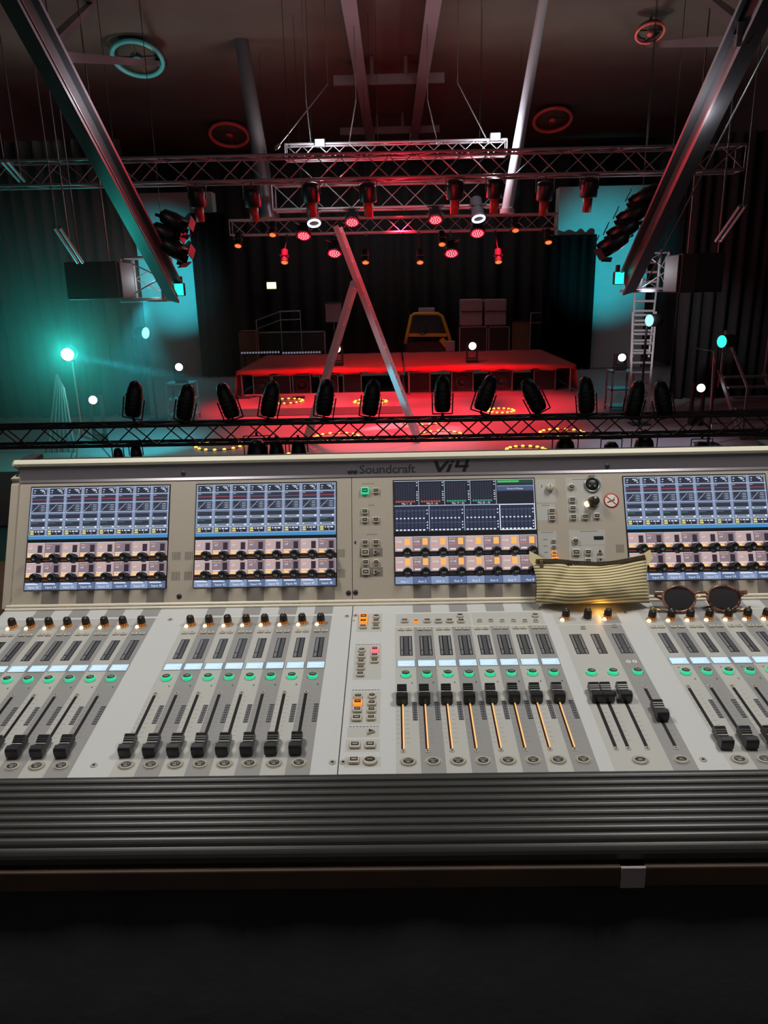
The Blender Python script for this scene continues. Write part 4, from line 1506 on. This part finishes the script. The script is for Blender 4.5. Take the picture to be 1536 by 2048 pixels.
# -- the stage: low riser, cloth-covered table with speaker cabinets under it
RY = 21.6
lowp = [atz(452, 826, SZ + .1), atz(806, 824, SZ + .1)]
riser = thing('low_riser', 'low flat riser with a pale front edge behind the left ladder leg', 'riser', (0, lowp[0].y, SZ))
b = MB()
b.bbox(((lowp[0].x + lowp[1].x) / 2, 1.3, .1), (lowp[1].x - lowp[0].x, 2.6, .2), M['stagefloor'], .01)
b.build('deck', riser)
b = MB()
b.box(((lowp[0].x + lowp[1].x) / 2, -.012, .1), (lowp[1].x - lowp[0].x, .02, .17), M['edge'])
b.build('edge_strip', riser)
TZ2 = SZ + .78
def cloth_table(x0, x1, label, drop_left, drop_right):
    root = thing('cloth_table', label, 'table', ((x0 + x1) / 2, RY + 1.4, SZ))
    BK = 3.9
    W_ = x1 - x0
    b = MB()
    nx, ny = 44, 14
    vs, fs = [], []
    for i in range(nx + 1):
        for j in range(ny + 1):
            x = -W_ / 2 + W_ * i / nx
            if j == 0:
                y, z = -1.42 + .015 * math.sin(i * 1.3), .66 + .03 * math.sin(i * .8) + .012 * math.sin(i * 2.1)
            elif j == 1:
                y, z = -1.41 + .01 * math.sin(i * 1.3), .72
            else:
                y = -1.4 + (BK + 1.4) * (j - 2) / (ny - 2)
                z = .78 + .006 * math.sin(i * .9 + j)
            vs.append((x, y, z))
    for i in range(nx):
        for j in range(ny):
            k = i * (ny + 1) + j
            fs.append((k, k + ny + 1, k + ny + 2, k + 1))
    b.add(vs, fs, M['redcloth'], True)
    for s_, on in ((-1, drop_left), (1, drop_right)):
        if on:
            vs = []
            for j in range(11):
                y = -1.4 + (BK + 1.4) * j / 10
                vs += [(s_ * W_ / 2, y, .78), (s_ * (W_ / 2 + .1 + .03 * math.sin(j * 2)), y, .05)]
            b.add(vs, [(2 * j, 2 * j + 1, 2 * j + 3, 2 * j + 2) for j in range(10)], M['redcloth'], True)
    o = b.build('cloth', root)
    m_ = o.modifiers.new('thickness', 'SOLIDIFY')
    m_.thickness = .006
    b = MB()
    b.box((0, (BK - 1.4) / 2, .74), (W_ - .05, BK + 1.36, .05), M['crate'])
    b.build('tabletop', root)
    for s_ in (-1, 1):
        for y in (-1.3, BK - .1):
            b = MB()
            b.tube((s_ * (W_ / 2 - .12), y, 0), (s_ * (W_ / 2 - .12), y, .72), .03, M['edge'], 8)
            b.build('leg', root)
    return root
X0, X1, X2 = at(472, 742, RY).x, at(808, 738, RY).x, at(1152, 734, RY).x
cloth_table(X0, X1 - .02, 'long table under red cloth, left half behind the ladder', True, False)
cloth_table(X1 + .02, X2, 'long table under red cloth, right half with hanging side drape', False, True)
cabs = [(528, 'leftmost black speaker cabinet under the red cloth', True), (566, 'second black cabinet from left under the red cloth', False), (606, 'third black speaker cabinet under the red cloth', True), (660, 'black speaker cabinet behind the left ladder leg', True),
        (706, 'black cabinet between the ladder legs', False), (838, 'black cabinet just right of the ladder', False), (923, 'framed black cabinet left of the white lamp', True), (1000, 'framed black cabinet right of the white lamp', True),
        (1085, 'rightmost black cabinet under the red cloth', False)]
for px, lab, cone in cabs:
    p = at(px, 770, RY + .7)
    root = thing('speaker_cabinet', lab, 'cabinet', (p.x, RY + .7, SZ), group='cabinets under the red cloth')
    w_ = .52 if px < 800 else .62
    b = MB()
    b.bbox((0, 0, .31), (w_, .55, .62), M['crate'], .02)
    b.build('box', root)
    b = MB()
    for x in (-w_ / 2, w_ / 2):
        b.box((x, -.28, .31), (.03, .02, .62), M['edge'])
    for z in (.015, .6):
        b.box((0, -.28, z), (w_, .02, .03), M['edge'])
    b.build('edging', root)
    if cone:
        b = MB()
        qq = aim((0, 1, 0))
        b.lathe([(.2, 0), (.19, .012), (.08, -.02), (.05, .01), (.005, .012)], M['cone'], 24, c=(0, -.285, .32), q=qq)
        b.build('cone', root)
# hoops with glowing dots, added in place of rings of light projected on the floor
rings = [(573, 802, 32, .2, 'modelled ring of projected light dots on the low riser left of the ladder'), (741, 803, 32, .2, 'modelled ring of projected light dots on the low riser between the ladder legs'), (1001, 821, 26, 0, 'small complete modelled ring of projected light dots on the right red floor'),
         (842, 842, 42, 0, 'modelled ring of projected light dots just behind the front truss by the ladder'), (674, 874, 44, 0, 'modelled ring of projected light dots between the ladder feet'), (880, 870, 44, 0, 'modelled ring of projected light dots right of the ladder foot'),
         (1124, 866, 42, 0, 'modelled ring of projected light dots under the black round lamp at right'), (1052, 900, 38, 0, 'modelled ring of projected light dots nearest the mixing console'), (440, 890, 46, 0, 'modelled ring of projected light dots at the left edge of the pink floor'), (572, 916, 40, 0, 'modelled ring of projected light dots almost hidden by the mixing console')]
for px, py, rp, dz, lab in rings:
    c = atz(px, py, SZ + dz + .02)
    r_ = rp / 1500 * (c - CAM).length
    root = thing('gobo_ring', lab, 'ring light', (c.x, c.y, SZ + dz), group='rings of projected light dots on the stage floor')
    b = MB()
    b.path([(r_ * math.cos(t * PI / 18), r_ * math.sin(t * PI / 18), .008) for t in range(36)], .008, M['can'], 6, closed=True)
    b.build('dot_hoop', root)
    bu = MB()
    bu.lathe([(.036, 0), (.034, .016), (.02, .028), (.003, .03)], M['light_dot'], 10)
    bm_ = bu.mesh('light_dot')
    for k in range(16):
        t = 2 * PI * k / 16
        put('light_dot', bm_, root, (r_ * math.cos(t), r_ * math.sin(t), .015))

# moving heads with white faces
def moving_head(p, lab, r_, d, face='whiteled', base_z=None, stand=None, cat='moving light', hot=None):
    """p is the middle of the lens; the base stands at base_z under it"""
    p = Vector(p)
    bz = base_z if base_z is not None else p.z - .42
    root = thing('moving_head', lab, cat, (p.x, p.y + .1, bz))
    o_ = Vector((p.x, p.y + .1, bz))
    q = aim(d)
    c = p - o_
    b = MB()
    b.lathe([(r_ * 1.1, 0), (r_ * 1.15, r_ * .4), (r_ * 1.0, r_ * 1.6), (r_ * .6, r_ * 2.1), (.01, r_ * 2.15)], M['can'], 20, c=c, q=q)
    b.build('head', root)
    b = MB()
    b.disc(c + q @ Vector((0, 0, -.006)), r_, M[face], 24, q=q)
    for j in range(7):
        t = 2 * PI * j / 6
        cc = q @ Vector((0 if j == 6 else .58 * r_ * math.cos(t), 0 if j == 6 else .58 * r_ * math.sin(t), -.006))
        b.lathe([(r_ * .3, 0), (r_ * .22, -.02), (.003, -.03)], M[face], 10, c=c + cc, q=q)
    b.build('lens', root)
    b = MB()
    top = c.z
    for s_ in (-1, 1):
        b.bbox((s_ * (r_ * 1.35), .02, (top + .1) / 2 + .03), (.05, .12, max(top + .02, .1)), M['can'], .01)
    b.box((0, .02, .13), (r_ * 2.7, .12, .04), M['can'])
    b.build('yoke', root)
    b = MB()
    b.bbox((0, .02, .06), (r_ * 3.2, r_ * 2.4, .12), M['can'], .02)
    b.build('base', root)
    return root
moving_head(at(674, 698, 22.6), 'white moving light on the red cloth beside the left ladder leg', .105, (.05, -1, -.1), base_z=TZ2 + .005)
moving_head(at(945, 692, 22.6), 'white moving light on the right half of the red cloth', .11, (-.02, -1, -.05), base_z=TZ2 + .005)

# ladders
def ladder(name, label, feet, tops, rungs, rail=(.035, .085), m='alurail', cat='ladder', parts=None, rr=.018):
    fl, fr = [Vector(p) for p in feet]
    tl, tr = [Vector(p) for p in tops]
    root = parts or thing(name, label, cat, (fl + fr) / 2)
    o_ = root.location
    for a, c in ((fl, tl), (fr, tr)):
        b = MB()
        bar(b, a - o_, c - o_, rail[0], rail[1], M[m])
        b.build('rail', root)
    for k in range(rungs):
        t = (k + .7) / rungs
        b = MB()
        b.tube(fl.lerp(tl, t) - o_, fr.lerp(tr, t) - o_, rr, M[m], 8)
        b.build('rung', root)
    return root
Lf, Rf = atz(607, 890, SZ), atz(836, 886, SZ)
apex = at(706, 566, (Lf.y + Rf.y) / 2)
top = at(671, 452, (Lf.y + Rf.y) / 2 + .1)
dv = Vector((.05, .42, 0))
root = thing('step_ladder', 'tall aluminium A-frame ladder standing open on the red stage floor', 'ladder', (Lf + Rf) / 2)
ladder('', '', (Rf, Rf + dv), (top, top + dv), 15, (.05, .1), parts=root)
ladder('', '', (Lf, Lf + dv), (apex, apex + dv), 9, (.05, .1), parts=root)
b = MB()
b.tube(apex - root.location - dv * .1, apex - root.location + dv * 1.1, .05, M['steel'], 12)
b.build('hinge', root)
# extension ladder against the right box
Y_ = 17.0
fa, fb = at(1262, 792, Y_), at(1298, 792, Y_)
fa.z = fb.z = SZ
ta, tb = at(1270, 500, 19), at(1322, 500, 19)
root = thing('extension_ladder', 'bright extension ladder rising on the right beside the teal wall', 'ladder', (fa + fb) / 2)
ladder('', '', (fa, fb), (fa.lerp(ta, .62), fb.lerp(tb, .62)), 11, (.045, .07), parts=root, rr=.03)
off = Vector((.05, .09, 0))
ladder('', '', (fa.lerp(ta, .35) + off, fb.lerp(tb, .35) - Vector((.05, -.09, 0))), (ta + off, tb), 11, (.04, .06), parts=root, rr=.03)

# -- the left side of the stage
p = at(135, 709, 13.5)
root = thing('stand_lamp', 'large glowing cyan lamp on a tall stand at the left', 'lamp', (p.x, p.y + .1, SZ))
c = p - root.location
b = MB()
q = aim((.12, -1, -.1))
b.lathe([(.13, 0), (.135, .08), (.12, .25), (.05, .32), (.01, .32)], M['can'], 20, c=c, q=q)
b.build('housing', root)
b = MB()
b.disc(c + q @ Vector((0, 0, -.004)), .11, M['whiteled'], 28, q=q)
b.build('lens', root)
b = MB()
b.tube((0, .05, .45), (c.x, .05, c.z - .14), .018, M['steel'], 8)
b.build('pole', root)
for k in range(3):
    b = MB()
    t = k * 2 * PI / 3 + .5
    b.tube((0, .05, .75), (.45 * math.cos(t), .05 + .45 * math.sin(t), 0), .014, M['steel'], 8)
    b.build('leg', root)
# cyan hand-height spots
def post_spot(px, py, Y, lab, r_, face, d=(.5, -1, 0), bz=SZ):
    p = at(px, py, Y)
    root = thing('post_spotlight', lab, 'spotlight', (p.x, p.y + .12, bz))
    c = p - root.location
    q = aim(d)
    b = MB()
    b.lathe([(r_ * 1.1, 0), (r_ * 1.05, r_ * 2.2), (r_ * .4, r_ * 2.8), (.01, r_ * 2.8)], M['can'], 16, c=c, q=q)
    b.build('housing', root)
    b = MB()
    b.disc(c + q @ Vector((0, 0, -.005)), r_, M[face], 20, q=q)
    b.build('lens', root)
    b = MB()
    b.tube((c.x, .03, 0), (c.x, .03, c.z - r_), .025, M['can'], 8)
    b.box((c.x, .03, .01), (.4, .4, .02), M['can'])
    b.build('post', root)
    return root
post_spot(291, 666, 18, 'cyan spotlight on a dark post left of the teal pier', .13, 'cyanled', (1, -.42, -.1))
post_spot(1299, 641, 16.2, 'bright cyan spotlight in front of the extension ladder', .12, 'cyanled', (-1, -.5, 0))
post_spot(1444, 683, 13.9, 'green-cyan spotlight on a stand at far right', .11, 'teal', (-1, -.45, 0))
# metal carts with white moving lights
def cart(px0, px1, py0, py1, Y, lab):
    a, c = at(px0, py1, Y), at(px1, py0, Y)
    w_, h = c.x - a.x, c.z - SZ
    root = thing('equipment_cart', lab, 'cart', ((a.x + c.x) / 2, Y + .25, SZ))
    for sx in (-1, 1):
        for sy in (-1, 1):
            b = MB()
            b.box((sx * w_ / 2, sy * .25, h / 2), (.04, .04, h), M['steel'])
            b.build('upright', root)
    for z in (.12, h * .55, h - .02):
        b = MB()
        b.box((0, 0, z), (w_ + .04, .54, .035), M['steel'])
        b.build('shelf', root)
    return h
h = cart(337, 383, 766, 822, 18, 'metal equipment cart with a white moving light on top at left')
moving_head(at(358, 734, 18.2), 'white moving light on the left metal cart', .09, (.15, -1, -.1), base_z=SZ + h + .005)
h = cart(1222, 1268, 742, 808, 18, 'metal equipment cart beside the foot of the extension ladder')
moving_head(at(1244, 715, 18.2), 'white moving light on the right metal cart', .09, (-.15, -1, -.1), base_z=SZ + h + .005)
moving_head(at(186, 800, 15.5), 'white moving light low on the teal-lit floor at left', .085, (.2, -1, .1), base_z=SZ)
moving_head(at(1402, 776, 16), 'white moving light low on the floor at far right', .085, (-.2, -1, .2), base_z=SZ)
# drapes
def drape(name, lab, x0, x1, Y, z0, z1, folds, m='drape'):
    n = folds * 8
    b = MB()
    vs, fs = [], []
    for i in range(n + 1):
        x = x0 + (x1 - x0) * i / n
        y = Y + .12 * math.sin(2 * PI * i / 8) + .05 * math.sin(i * .61)
        vs += [(x, y, z0), (x + .03 * math.sin(i * .3), y * .999 + .02, z1)]
    for i in range(n):
        fs.append((2 * i, 2 * i + 1, 2 * i + 3, 2 * i + 2))
    b.add(vs, fs, M[m], True)
    o = b.build(name)
    so = o.modifiers.new('thickness', 'SOLIDIFY')
    so.thickness = .02
    return tag(o, lab, 'curtain')
drape('stage_curtain', 'dark folded curtain along the left side behind the cyan lamp', -10.1, at(285, 700, 19).x, 19, SZ + .01, 7.4, 12)
drape('stage_curtain', 'dark folded curtain along the right side behind the steps', at(1345, 700, 20).x, 10.1, 20, SZ + .01, 7.4, 9)
drape('stage_curtain', 'wide black backdrop curtain behind the red cloth tables', at(385, 600, 32).x, at(1200, 600, 32).x, 32, SZ + .01, 8.9, 24)
drape('leg_curtain', 'narrow black curtain at the right edge of the left teal pier', at(392, 600, 27.6).x, at(470, 600, 27.6).x, 27.6, SZ + .01, at(430, 425, 27.6).z, 4, 'velvet')
drape('leg_curtain', 'narrow black curtain at the left edge of the right teal pier', at(1085, 600, 27.6).x, at(1186, 600, 27.6).x, 27.6, SZ + .01, at(1140, 470, 27.6).z, 5, 'velvet')
# tied rope bundle and bundle of poles near the cyan lamp
root = thing('pole_bundle', 'leaning bundle of long poles under the cyan lamp', 'poles', (at(112, 830, 14.5).x, 14.6, SZ))
for i in range(6):
    b = MB()
    b.tube((-.28 + .11 * i, -.1, 0), (.02 + .02 * i, .15, 1.5 - .05 * i), .03, M['steel'], 8)
    b.build('tube', root)
# loudspeakers hung at both sides
def hung_speaker(px0, px1, py0, py1, Y, lab, face_right):
    a, c = at(px0, py1, Y), at(px1, py0, Y)
    root = thing('loudspeaker', lab, 'loudspeaker', ((a.x + c.x) / 2, Y + .35, (a.z + c.z) / 2))
    w_, h = c.x - a.x, c.z - a.z
    b = MB()
    b.bbox((0, 0, 0), (w_, .7, h), M['crate'], .02)
    b.build('box', root)
    s_ = 1 if face_right else -1
    b = MB()
    b.bbox((s_ * (w_ / 2 + .02), -.02, 0), (.05, .62, h * .95), M['greyface'], .01)
    b.bbox((s_ * (w_ / 2 - .12), -.36, 0), (.24, .03, h * .95), M['greyface'], .008)
    b.build('grille', root)
    b = MB()
    for x in (-w_ * .35, w_ * .35):
        b.tube((x, -.3, h / 2 - .02), (x, -.3, 9.19 - root.location.z), .012, M['wire'], 6)
    b.build('chain', root)
    return root
hung_speaker(136, 232, 522, 600, 12.5, 'black hung loudspeaker left of the slanting beam end', True)
hung_speaker(1358, 1452, 505, 586, 12.5, 'black hung loudspeaker right of the slanting beam end', False)
def tower(px0, px1, py0, py1, Y, lab):
    a, c = at(px0, py1, Y), at(px1, py0, Y)
    x, w_ = (a.x + c.x) / 2, c.x - a.x
    root = truss('truss_piece', lab, (x, Y, a.z), (x, Y, c.z), w_, M['truss'], .03)
    b = MB()
    b.bbox((0, 0, -.03), (.8, .74, .05), M['alurail'], .01)
    b.build('base_plate', root)
    b = MB()
    for s_ in (-1, 1):
        b.tube((s_ * w_ / 2, 0, c.z - a.z), (s_ * w_ / 2, 0, 9.195 - a.z), .006, M['can'], 6)
    b.build('chain', root)
    return root
tower(262, 330, 515, 598, 13.6, 'short upright truss lit white behind the left beam end')
tower(1272, 1330, 505, 578, 13.6, 'short upright truss lit white behind the right beam end')
# teal floodlights at the beam ends and black spotlights along the beams
for px, py, lab in ((357, 579, 'small teal-lit floodlight at the end of the left beam'), (1240, 556, 'small teal-lit floodlight at the end of the right beam')):
    p = at(px, py, 11.8)
    root = thing('floodlight', lab, 'floodlight', p)
    b = MB()
    b.bbox((0, .08, 0), (.15, .1, .19), M['can'], .015)
    b.build('housing', root)
    b = MB()
    b.box((0, .025, 0), (.13, .012, .17), M['teal'])
    b.build('lens', root)
    b = MB()
    b.box((0, .15, .08), (.04, .1, .22), M['can'])
    b.build('bracket', root)
blk = [(335, 470, 'L', 'upper black spotlight clamped along the left beam'), (352, 500, 'L', 'middle black spotlight clamped along the left beam'), (352, 445, 'L', 'inner black spotlight high beside the left beam'),
       (1290, 395, 'R', 'topmost black spotlight clamped along the right beam'), (1265, 430, 'R', 'second black spotlight along the right beam'), (1245, 462, 'R', 'third black spotlight along the right beam'), (1225, 488, 'R', 'lowest black spotlight along the right beam')]
for px, py, sd, lab in blk:
    p = at(px, py, 11.2)
    root = thing('beam_spotlight', lab, 'spotlight', p, group='black spotlights along the slanting beams')
    s_ = 1 if sd == 'L' else -1
    q = aim((s_ * .8, .5, -.5))
    b = MB()
    b.lathe([(.12, -.14), (.12, .05), (.09, .2), (.03, .24), (.01, .24)], M['can'], 14, q=q)
    b.build('housing', root)
    b = MB()
    for k in range(4):
        t = k * PI / 2 + .4
        b.box(q @ Vector((.15 * math.cos(t), .15 * math.sin(t), -.17)), (.17, .012, .14), M['can'], q.to_matrix() @ Matrix.Rotation(t + PI / 2, 3, 'Z') @ Matrix.Rotation(R(35), 3, 'X'))
    b.build('barn_doors', root)
    b = MB()
    bar(b, (0, 0, 0), (-s_ * .3, .1, .12), .04, .04, M['can'])
    b.build('arm', root)
# silver pipes hanging at the sides
for pa, pb, lab in (((108, 455), (155, 525), 'pair of slanting silver pipes on the left below the truss'), ((1480, 412), (1432, 482), 'pair of slanting silver pipes on the right below the truss'), ((2, 322), (38, 362), 'pair of slanting pipes at the left picture edge')):
    a, c = at(*pa, 10), at(*pb, 11)
    root = thing('pipe_pair', lab, 'pipes', a)
    for s_ in (0, .07):
        b = MB()
        b.tube((s_, 0, 0), c - a + Vector((s_, 0, 0)), .022, M['steel'], 8)
        b.build('pipe', root)
    b = MB()
    b.tube((.035, 0, 0), (.035, 0, 9.2 - a.z), .008, M['wire'], 6)
    b.tube(c - a + Vector((.035, 0, 0)), c - a + Vector((.035, 0, 9.2 - c.z)), .008, M['wire'], 6)
    b.build('hanger', root)
# warm worklight on the back wall and things stored behind the tables
p = at(543, 571, 31.35)
root = thing('work_light', 'square warm yellow light on the backdrop left of the ladder', 'lamp', p)
b = MB()
b.bbox((0, .06, 0), (.5, .12, .4), M['can'], .02)
b.build('housing', root)
b = MB()
b.box((0, -.01, 0), (.36, .02, .24), M['exit'])
b.build('lens', root)
b = MB()
b.box((0, .25, .1), (.06, .4, .06), M['can'])
b.build('bracket', root)
def led_batten(px0, px1, py, Y, lab):
    a, c = at(px0, py, Y), at(px1, py, Y)
    root = thing('led_batten', lab, 'light bar', ((a.x + c.x) / 2, Y, a.z))
    w_ = c.x - a.x
    b = MB()
    b.bbox((0, .06, 0), (w_, .1, .1), M['can'], .01)
    b.build('housing', root)
    b = MB()
    for s_ in (-1, 1):
        b.box((s_ * w_ * .4, .06, (SZ - a.z - .04) / 2), (.04, .05, a.z - SZ - .04), M['can'])
    b.build('foot', root)
    b = MB()
    for k in range(14):
        b.lathe([(.04, 0), (.01, .02)], M['battled'], 8, c=(-w_ / 2 + w_ * (k + .5) / 14, .01, 0), q=aim((0, 1, 0)))
    b.build('lens_row', root)
M['battled'] = glow('dim_blue_led', (150, 150, 170), .5)
led_batten(481, 560, 706, 27.2, 'left row of small dim lights behind the red cloth')
led_batten(564, 642, 706, 27.2, 'right row of small dim lights behind the red cloth, beside the ladder')
YB = 28.6
def crate(name, px0, px1, py0, py1, Y, m, lab, cat, dep=.8, ground=True, seams=0):
    a, c = at(px0, py1, Y), at(px1, py0, Y)
    z0 = SZ if ground else a.z
    root = thing(name, lab, cat, ((a.x + c.x) / 2, Y + dep / 2, z0))
    w_, h = c.x - a.x, c.z - z0
    b = MB()
    b.bbox((0, 0, h / 2), (w_, dep, h), M[m], .02)
    b.build('body', root)
    b = MB()
    for x in (-w_ / 2 + .02, w_ / 2 - .02):
        b.box((x, -dep / 2 - .005, h / 2), (.04, .02, h), M['edge'] if m == 'crate' else M[m])
    for z in [.02, h - .02] + [h * (k + 1) / (seams + 1) for k in range(seams)]:
        b.box((0, -dep / 2 - .005, z), (w_, .02, .035), M['edge'] if m == 'crate' else M['crate'])
    b.build('edging', root)
    return root
crate('flight_case', 918, 975, 652, 705, YB, 'crate', 'black flight case under the pale wrapped cartons, left one', 'case')
crate('flight_case', 976, 1020, 652, 705, YB, 'crate', 'black flight case under the pale wrapped cartons, right one', 'case')
for px0, px1, lab in ((922, 966, 'pale wrapped carton, left one of the pair behind the red cloth'), (970, 1014, 'pale wrapped carton, right one of the pair behind the red cloth')):
    a, c = at(px0, 651, YB), at(px1, 598, YB)
    a.z = at(948, 652, YB).z + .002
    root = thing('carton', lab, 'carton', ((a.x + c.x) / 2, YB + .45, a.z))
    b = MB()
    b.bbox((0, 0, (c.z - a.z) / 2), (c.x - a.x, .8, c.z - a.z), M['pinkbox'], .03)
    b.build('body', root)
    b = MB()
    b.box((0, -.41, (c.z - a.z) * .55), (c.x - a.x, .015, .03), M['crate'])
    b.build('strap', root)
crate('plywood_board', 1024, 1061, 642, 700, YB, 'brownboard', 'tall brown board right of the wrapped cartons', 'board', .1)
crate('brown_case', 478, 510, 662, 686, YB - 1.2, 'brownboard', 'small brown case left of the handrail', 'case', .7)
crate('dark_counter', 516, 650, 662, 700, YB + .4, 'crate', 'long dark counter below the handrail behind the red cloth', 'counter', .7)
root = crate('pale_sheet', 652, 682, 604, 646, YB - .2, 'sheet', 'pale upright panel beside the left ladder leg', 'panel', .06, False)
root.location.z = root.location.z
b = MB()
b.box((0, 0, (SZ - root.location.z) / 2), (.06, .05, root.location.z - SZ), M['can'])
b.build('stand', root)
def rail_fence(pts, Y, lab, lower):
    root = thing('handrail', lab, 'handrail', (at(*pts[0], Y).x, Y, SZ))
    o_ = root.location
    P = [at(*q_, Y) for q_ in pts]
    for i in range(len(P) - 1):
        b = MB()
        b.tube(P[i] - o_, P[i + 1] - o_, .025, M['steel'], 8)
        b.tube(P[i] - o_ - Vector((0, 0, lower)), P[i + 1] - o_ - Vector((0, 0, lower)), .02, M['steel'], 8)
        b.build('rail', root)
    for p_ in P:
        b = MB()
        b.tube(p_ - o_, Vector((p_.x, Y, SZ)) - o_, .02, M['steel'], 8)
        b.build('post', root)
rail_fence([(512, 641), (560, 623), (600, 622)], YB - .3, 'slanting metal handrail left of the ladder at the back', .3)
rail_fence([(1062, 626), (1100, 625)], YB - .3, 'short metal handrail right of the brown board', .35)
# yellow cab
root = thing('yellow_cab', 'yellow cab with a pale roof sign parked behind the red cloth', 'car', (at(855, 700, YB).x, YB + .6, SZ))
o_ = root.location
def P2(px, py, y=0):
    p_ = at(px, py, YB)
    return Vector((p_.x, YB + .6 + y, p_.z)) - o_
b = MB()
arch = [P2(811, 690), P2(815, 672), P2(824, 632), P2(832, 629), P2(878, 629), P2(886, 634), P2(901, 676), P2(906, 700)]
b.path(arch, [.07] * 8, M['yellow'], 8)
bar(b, P2(818, 672), P2(896, 672), .1, .12, M['yellow'])
b.build('frame', root)
b = MB()
hb = P2(857, 684).z
b.bbox((P2(857, 690).x, .95, hb / 2 + .12), (1.75, 1.8, hb - .24), M['crate'], .1)
bar(b, P2(884, 680) + Vector((0, -.02, 0)), P2(906, 706) + Vector((0, -.02, 0)), .2, .2, M['yellow'])
b.build('body', root)
for x in (-.7, .7):
    for y in (.4, 1.5):
        b = MB()
        b.tube((P2(857, 690).x + x - .1, y, .3), (P2(857, 690).x + x + .1, y, .3), .3, M['can'], 20)
        b.build('wheel', root)
b = MB()
vs = [P2(820, 670, .03), P2(827, 634, .03), P2(882, 634, .03), P2(895, 670, .03)]
b.add(vs + [v + Vector((0, .02, 0)) for v in vs], [(0, 1, 2, 3), (7, 6, 5, 4), (0, 4, 5, 1), (1, 5, 6, 2), (2, 6, 7, 3), (3, 7, 4, 0)], M['glass'])
b.build('windscreen', root)
b = MB()
b.bbox(P2(855, 622) + Vector((0, .2, 0)), (.62, .25, .2), M['sheet'], .03)
b.build('roof_sign', root)
b = MB()
b.bbox(P2(856, 630) + Vector((0, 1.0, 0)), (1.0, 1.9, .06), M['yellow'], .03)
b.build('roof', root)
b = MB()
b.path([P2(846, 662) + Vector((.16 * math.cos(t * PI / 8), -.1, .16 * math.sin(t * PI / 8))) for t in range(16)], .018, M['can'], 6, closed=True)
b.build('steering_wheel', root)
b = MB()
b.bbox(P2(900, 694) + Vector((.05, -.15, 0)), (.35, .2, .4), M['sheet'], .04)
b.build('bumper', root)
# right side: steps, boom stand
p = at(1500, 760, 14.5)
root = thing('stage_steps', 'metal steps with a handrail at the right picture edge', 'steps', (at(1490, 800, 14.5).x, 14.5, SZ))
for k in range(6):
    b = MB()
    b.box((.45, .22 * k, .18 * (k + 1)), (.9, .24, .03), M['beam'])
    b.build('tread', root)
for x in (0, .9):
    b = MB()
    bar(b, (x, -.05, 0), (x, 1.25, 1.15), .04, .1, M['beam'])
    bar(b, (x, -.05, 0), (x, -.05, 1.0), .04, .04, M['beam'])
    bar(b, (x, 1.2, 1.1), (x, 1.2, 2.0), .04, .04, M['beam'])
    bar(b, (x, -.05, 1.0), (x, 1.2, 2.0), .04, .04, M['beam'])
    b.build('handrail', root)
root = thing('boom_stand', 'thin boom stand with a red cable in front of the right curtain', 'stand', (at(1424, 800, 15).x, 15, SZ))
o_ = root.location
b = MB()
b.tube((0, 0, .3), at(1428, 700, 15) - o_, .014, M['steel'], 8)
b.build('pole', root)
b = MB()
b.tube(at(1392, 696, 15) - o_, at(1470, 708, 15) - o_, .012, M['steel'], 8)
b.build('boom', root)
b = MB()
b.path([at(1428, 712, 14.97) - o_, at(1432, 735, 14.95) - o_, at(1440, 750, 14.95) - o_, at(1436, 775, 14.95) - o_], .014, M['tape2'], 6)
tag(b.build('cable', root), 'red cable')
for k in range(3):
    b = MB()
    t = k * 2 * PI / 3 + .3
    b.tube((0, 0, .5), (.4 * math.cos(t), .4 * math.sin(t), 0), .012, M['steel'], 8)
    b.build('leg', root)
# a microphone case and cables on the riser
p = atz(600, 795, SZ + .22)
b = MB()
b.bbox((0, 0, .03), (.26, .1, .05), M['can'], .015)
b.tube((-.13, 0, .03), (-.2, .01, .03), .02, M['can'], 8)
tag(b.build('wireless_handset', None, (p.x, p.y, SZ + .2)), 'small black handset lying on the low riser', 'handset')
p = atz(484, 796, SZ + .2)
b = MB()
pts = [(.5 * math.cos(t * .5) * (1 - t * .02), .22 * math.sin(t * .7), .015 + .004 * (t % 3)) for t in range(26)]
b.path(pts, .012, M['can'], 6)
tag(b.build('cable_coil', None, (p.x, p.y, SZ + .2)), 'loose black cable coil on the left of the low riser', 'cable')

# -- stage haze drifting round the cyan lamp on the left
hc = at(135, 705, 13.3)
hm = bpy.data.materials.new('stage_haze')
hm.use_nodes = True
nt = hm.node_tree
nt.nodes.remove(nt.nodes['Principled BSDF'])
vs_ = nt.nodes.new('ShaderNodeVolumeScatter')
vs_.inputs['Color'].default_value = (.9, .97, 1, 1)
vs_.inputs['Anisotropy'].default_value = 0.3
tc = nt.nodes.new('ShaderNodeTexCoord')
vl = nt.nodes.new('ShaderNodeVectorMath')
vl.operation = 'LENGTH'
mp = nt.nodes.new('ShaderNodeMapRange')
mp.interpolation_type = 'SMOOTHSTEP'
mp.inputs['From Min'].default_value = 0.0
mp.inputs['From Max'].default_value = 3.6
mp.inputs['To Min'].default_value = HAZE
mp.inputs['To Max'].default_value = 0.0
nt.links.new(tc.outputs['Object'], vl.inputs[0])
nt.links.new(vl.outputs['Value'], mp.inputs['Value'])
nt.links.new(mp.outputs['Result'], vs_.inputs['Density'])
nt.links.new(vs_.outputs[0], nt.nodes['Material Output'].inputs['Volume'])
try:
    hm.cycles.volume_step_rate = 0.35
except Exception:
    pass
b = MB()
lo, hi = Vector((-10.3, 2.2, -.05)), Vector((10.3, 34.1, 9.35))
b.box((lo + hi) / 2 - hc, hi - lo, hm)
o = b.build('stage_haze', None, hc)
tag(o, 'thin teal haze drifting round the glowing cyan lamp', 'haze', kind='stuff')
